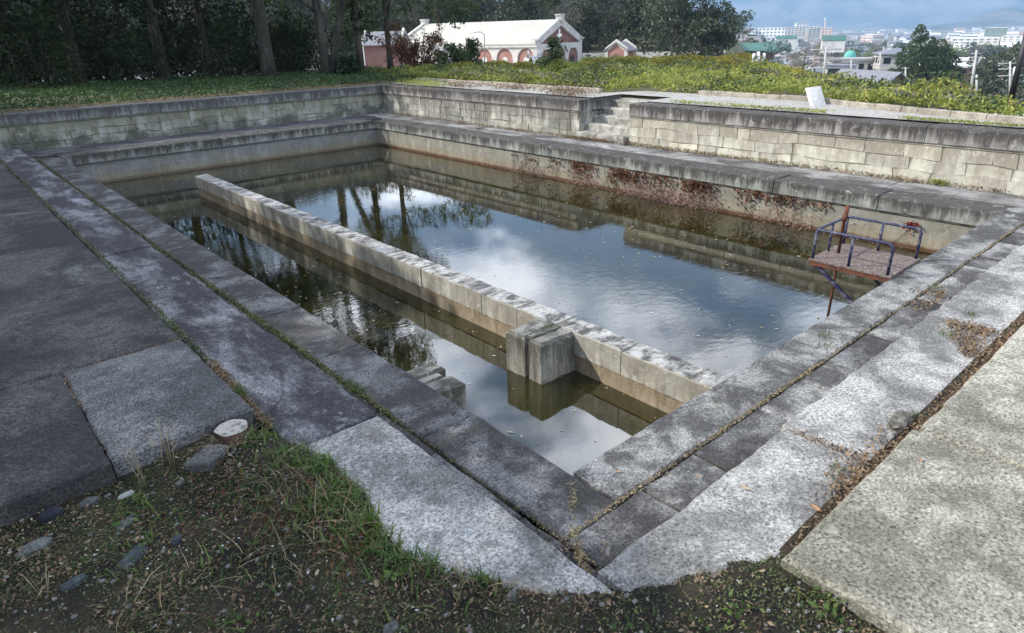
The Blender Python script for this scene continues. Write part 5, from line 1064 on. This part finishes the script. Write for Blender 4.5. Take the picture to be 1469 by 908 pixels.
# ---- town trees
def simple_tree(label,h,r,n,size,mm,nbl=8,ratio=.6):
    b=rblobs(nbl,r*.55,r*.55,h*.3,h*.85,r*.35,r*.55); return make_tree('town_tree',label,'tree',(0,0,0),h,b,n,size,mm,M_['bark'],.2,'trees of the town',limbs=False,ratio=ratio)
TT=[simple_tree('x',7,4,700,.6,M_['leafhill']),simple_tree('x',6.5,4.5,650,.6,M_['leafolive']),simple_tree('x',8,4,600,.55,M_['leafgrey'],8,.3),simple_tree('x',9,3,600,.6,M_['leafdark'])]
tn=['dark green','olive yellow','leafless grey brown','slender dark']; tu=[0]*4
for D0,D1,n,bn in [(110,230,26,'on the slope under the bank'),(230,420,44,'just below the bank'),(420,760,70,'in the middle distance'),(760,1400,40,'in the far town'),(560,1000,110,'in the tree belt before the white blocks')]:
    for _ in range(n):
        D=math.exp(rc.uniform(math.log(D0),math.log(D1))); px=rc.uniform(1030,1500)
        if D0==560: px=rc.uniform(1036,1330) if rc.random()<.7 else rc.uniform(1330,1480)
        if 420<D<760 and D0!=560 and rc.random()<.5: px=rc.uniform(1035,1260)
        if D<230: px=rc.choice([rc.uniform(1095,1180),rc.uniform(1405,1500),rc.uniform(1300,1340)])
        if D<420 and 1332<px<1392: continue
        k=rc.choice([0,1,2,1,1,3,0] if D<420 else [1,1,2,1,0]); o=TT[k] if not tu[k] else copy_tree(TT[k]); tu[k]=1
        x,y,_=far(px,60,D); s=rc.uniform(.75,1.35)*(1 if D<420 else 1.9 if D0==560 else 1.35 if D<760 else 1.7); o.location=(x,y,gz(x,y)-.2); o.scale=(s,s,s*.9); o.rotation_euler=(0,0,rc.uniform(0,6)); o['label']='%s tree %s'%(tn[k],bn)
x,y,z=far(1318,128,165)
make_tree('evergreen_tree','big dark evergreen with a pointed top standing among the town houses','tree',(x,y,z-1),12.5,[(-3,1.5,3.5,3.2),(3,-1.5,3.6,3.2),(0,0,6,4.2),(2.6,-1.8,6.8,3),(-2.6,1.8,7,3.0),(-1.2,.6,9.3,2.6),(1.8,-1.2,8.8,2.2),(-1.9,1.2,11.2,1.7),(-2.2,1.3,12.5,1.0),(4.8,-3.6,3.8,2.4),(-4.8,3.6,3.4,2.4),(4.6,-3.4,6,1.8)],8500,.5,leaf('leaf_cedar',[(.035,.06,.02),(.06,.09,.03),(.09,.12,.04)]),M_['bark'],.5)
x,y,z=far(1150,112,88)
make_tree('bare_tree','broad leafless tree with a fan of grey brown twigs above the clipped bushes','tree',(x,y,z-2),6.5,[(0,0,3.8,1.7),(-1.3,1,3.6,1.5),(1.4,-1,4.2,1.5),(.3,0,5.3,1.4),(1.8,-1.5,5.6,1.0),(-.6,.5,2.6,1.3)],4200,.3,flat('twigs',(.20,.15,.13),.9),M_['barkpale'],.12,ratio=.05)
x,y,z=far(1107,104,95); make_tree('shrub','small blue green tree left of the fan shaped bare tree','tree',(x,y,z-1),4,rblobs(8,1.6,1.6,1.5,4.5,.7,1.1),900,.3,flat('bluish_leaf',(.13,.2,.19),.7),M_['bark'],.1)
for k,(px,py,D,s,lab) in enumerate([(1422,98,190,1.2,'dark green tree mass left of the transformer pole'),(1447,92,170,1.4,'tall green tree behind the transformer pole'),(1465,100,150,1.3,'dark green tree at the right picture edge behind the black post'),(1408,96,210,1.0,'round dark tree right of the red brown building')]):
    x,y,z=far(px,py,D); o=copy_tree(TT[0]); o.location=(x,y,z-5*s); o.scale=(s,s,s*1.1); o.rotation_euler=(0,0,k); o['label']=lab
x,y,z=far(1432,120,130); P=[]
n=5000; C=np.column_stack([x+rng.normal(0,6,n),y+rng.normal(0,6,n),np.zeros(n)]); C[:,2]=[gz(a,b)+abs(random.gauss(1.2,.9)) for a,b in C[:,:2]]; U,V=leafuv(n,.8,.06,0); tag(quadmesh('dry_brush',C,U,V,flat('brush',(.26,.23,.2),.9)),kind='stuff')
# ---- mountains
def mountain(name,az0,az1,D0,D1,hfun,m,nu=140,nv=26):
    mb=MB()
    def f(u,v):
        a=R_(az0+(az1-az0)*u); D=D0+(D1-D0)*v; h=hfun(math.degrees(a),u)*math.sin(min(1,v*1.15)*math.pi/2)**1.3
        x,y=D*math.cos(a),D*math.sin(a); h*=1+.40*mnoise.fractal(Vector((x/900,y/900,3)),1,2,5)*(1.1-v*.4); return (x,y,-34+max(0,h))
    mb.grid(nu,nv,f); return tag(mb.build(name,m),kind='structure')
mm=T('mountain_forest'); f_=mm.noise(mm.pos(),.0022,9,.72,.6); c=mm.mix(mm.rng(f_,.4,.6),(.012,.022,.012),(.14,.12,.09)); M_['mount']=mm.done(c,.95,mm.bump(mm.noise(mm.pos(),.004,9,.7),1,60))
mountain('mountain',-25,80,5200,6700,lambda a,u:430+22*math.sin(a*.16+1)+14*math.sin(a*.41),M_['mount'],220,34)
mountain('hill',9,20,3600,4300,lambda a,u:72*math.exp(-((a-14.1)/1.9)**2)+18*math.exp(-((a-17.5)/1.8)**2),M_['mount'],90,16)
# ---- air
hz=T('haze'); v=hz.n('VolumePrincipled'); v.inputs['Color'].default_value=(.44,.69,1,1); v.inputs['Density'].default_value=.00019; v.inputs['Anisotropy'].default_value=0.0
hz.L.new(v.outputs[0],hz.out.inputs['Volume']); MB().box(-3000,27500,-3000,27500,-60,640).build('haze',hz.m); tag(bpy.data.objects['haze'],kind='stuff')
# ---------------------------------------------------------------- light
SA,SE=R_(138),R_(36)
sd=Vector((math.cos(SA)*math.cos(SE),math.sin(SA)*math.cos(SE),math.sin(SE)))
sl_=bpy.data.lights.new('sun','SUN'); sl_.energy=4.1; sl_.angle=R_(.53); sl_.color=(1,.955,.89); so=bpy.data.objects.new('sun',sl_); COL.objects.link(so); so.rotation_euler=sd.to_track_quat('Z','Y').to_euler(); so.location=(-20,20,30)
w=bpy.data.worlds.new('World'); SC.world=w; w.use_nodes=True; nt=w.node_tree; bg=nt.nodes['Background']
class WT(T):
    def __init__(s): s.nt=nt; s.L=nt.links
wt=WT(); sk=wt.n('TexSky'); sk.sky_type='NISHITA'; sk.sun_disc=False; sk.sun_elevation=SE; sk.sun_rotation=R_(90)-SA; sk.air_density=1.0; sk.dust_density=1.2; sk.ozone_density=1.3
g=wt.n('TexCoord'); d=wt.n('VectorMath',operation='NORMALIZE'); wt.put(d.inputs[0],g.outputs['Generated']); xx,yy,zz=wt.sep(d.outputs[0])
den=wt.math('ADD',wt.math('MAXIMUM',zz,0.0),.16); cb=wt.n('CombineXYZ'); wt.put(cb.inputs[0],wt.math('DIVIDE',xx,den)); wt.put(cb.inputs[1],wt.math('DIVIDE',yy,den)); cb.inputs[2].default_value=4.7
n1=wt.noise(cb.outputs[0],1.05,7,.56,.35); cl=wt.rng(n1,.46,.60); n2=wt.noise(cb.outputs[0],2.6,5,.6); cc=wt.mix(wt.rng(n2,.35,.65),(11.5,13,15.5),(22,22.4,23.5))
cl2=wt.math('MULTIPLY',cl,wt.rng(zz,-.02,.05)); wt.put(bg.inputs[0],wt.mix(wt.math('MULTIPLY',cl2,.9),sk.outputs[0],cc)); bg.inputs[1].default_value=.15
SC.view_settings.view_transform='Standard'; SC.view_settings.look='None'; SC.view_settings.exposure=0.62; SC.view_settings.gamma=1; SC.view_settings.use_curve_mapping=False
SC.render.engine='CYCLES'; SC.cycles.max_bounces=6; SC.cycles.diffuse_bounces=2; SC.cycles.glossy_bounces=3; SC.cycles.transmission_bounces=2; SC.cycles.volume_bounces=0; SC.cycles.use_denoising=True
SC.cycles.sample_clamp_indirect=6; SC.cycles.caustics_reflective=False; SC.cycles.caustics_refractive=False
print('objects',len(bpy.data.objects),'buildings',nb)
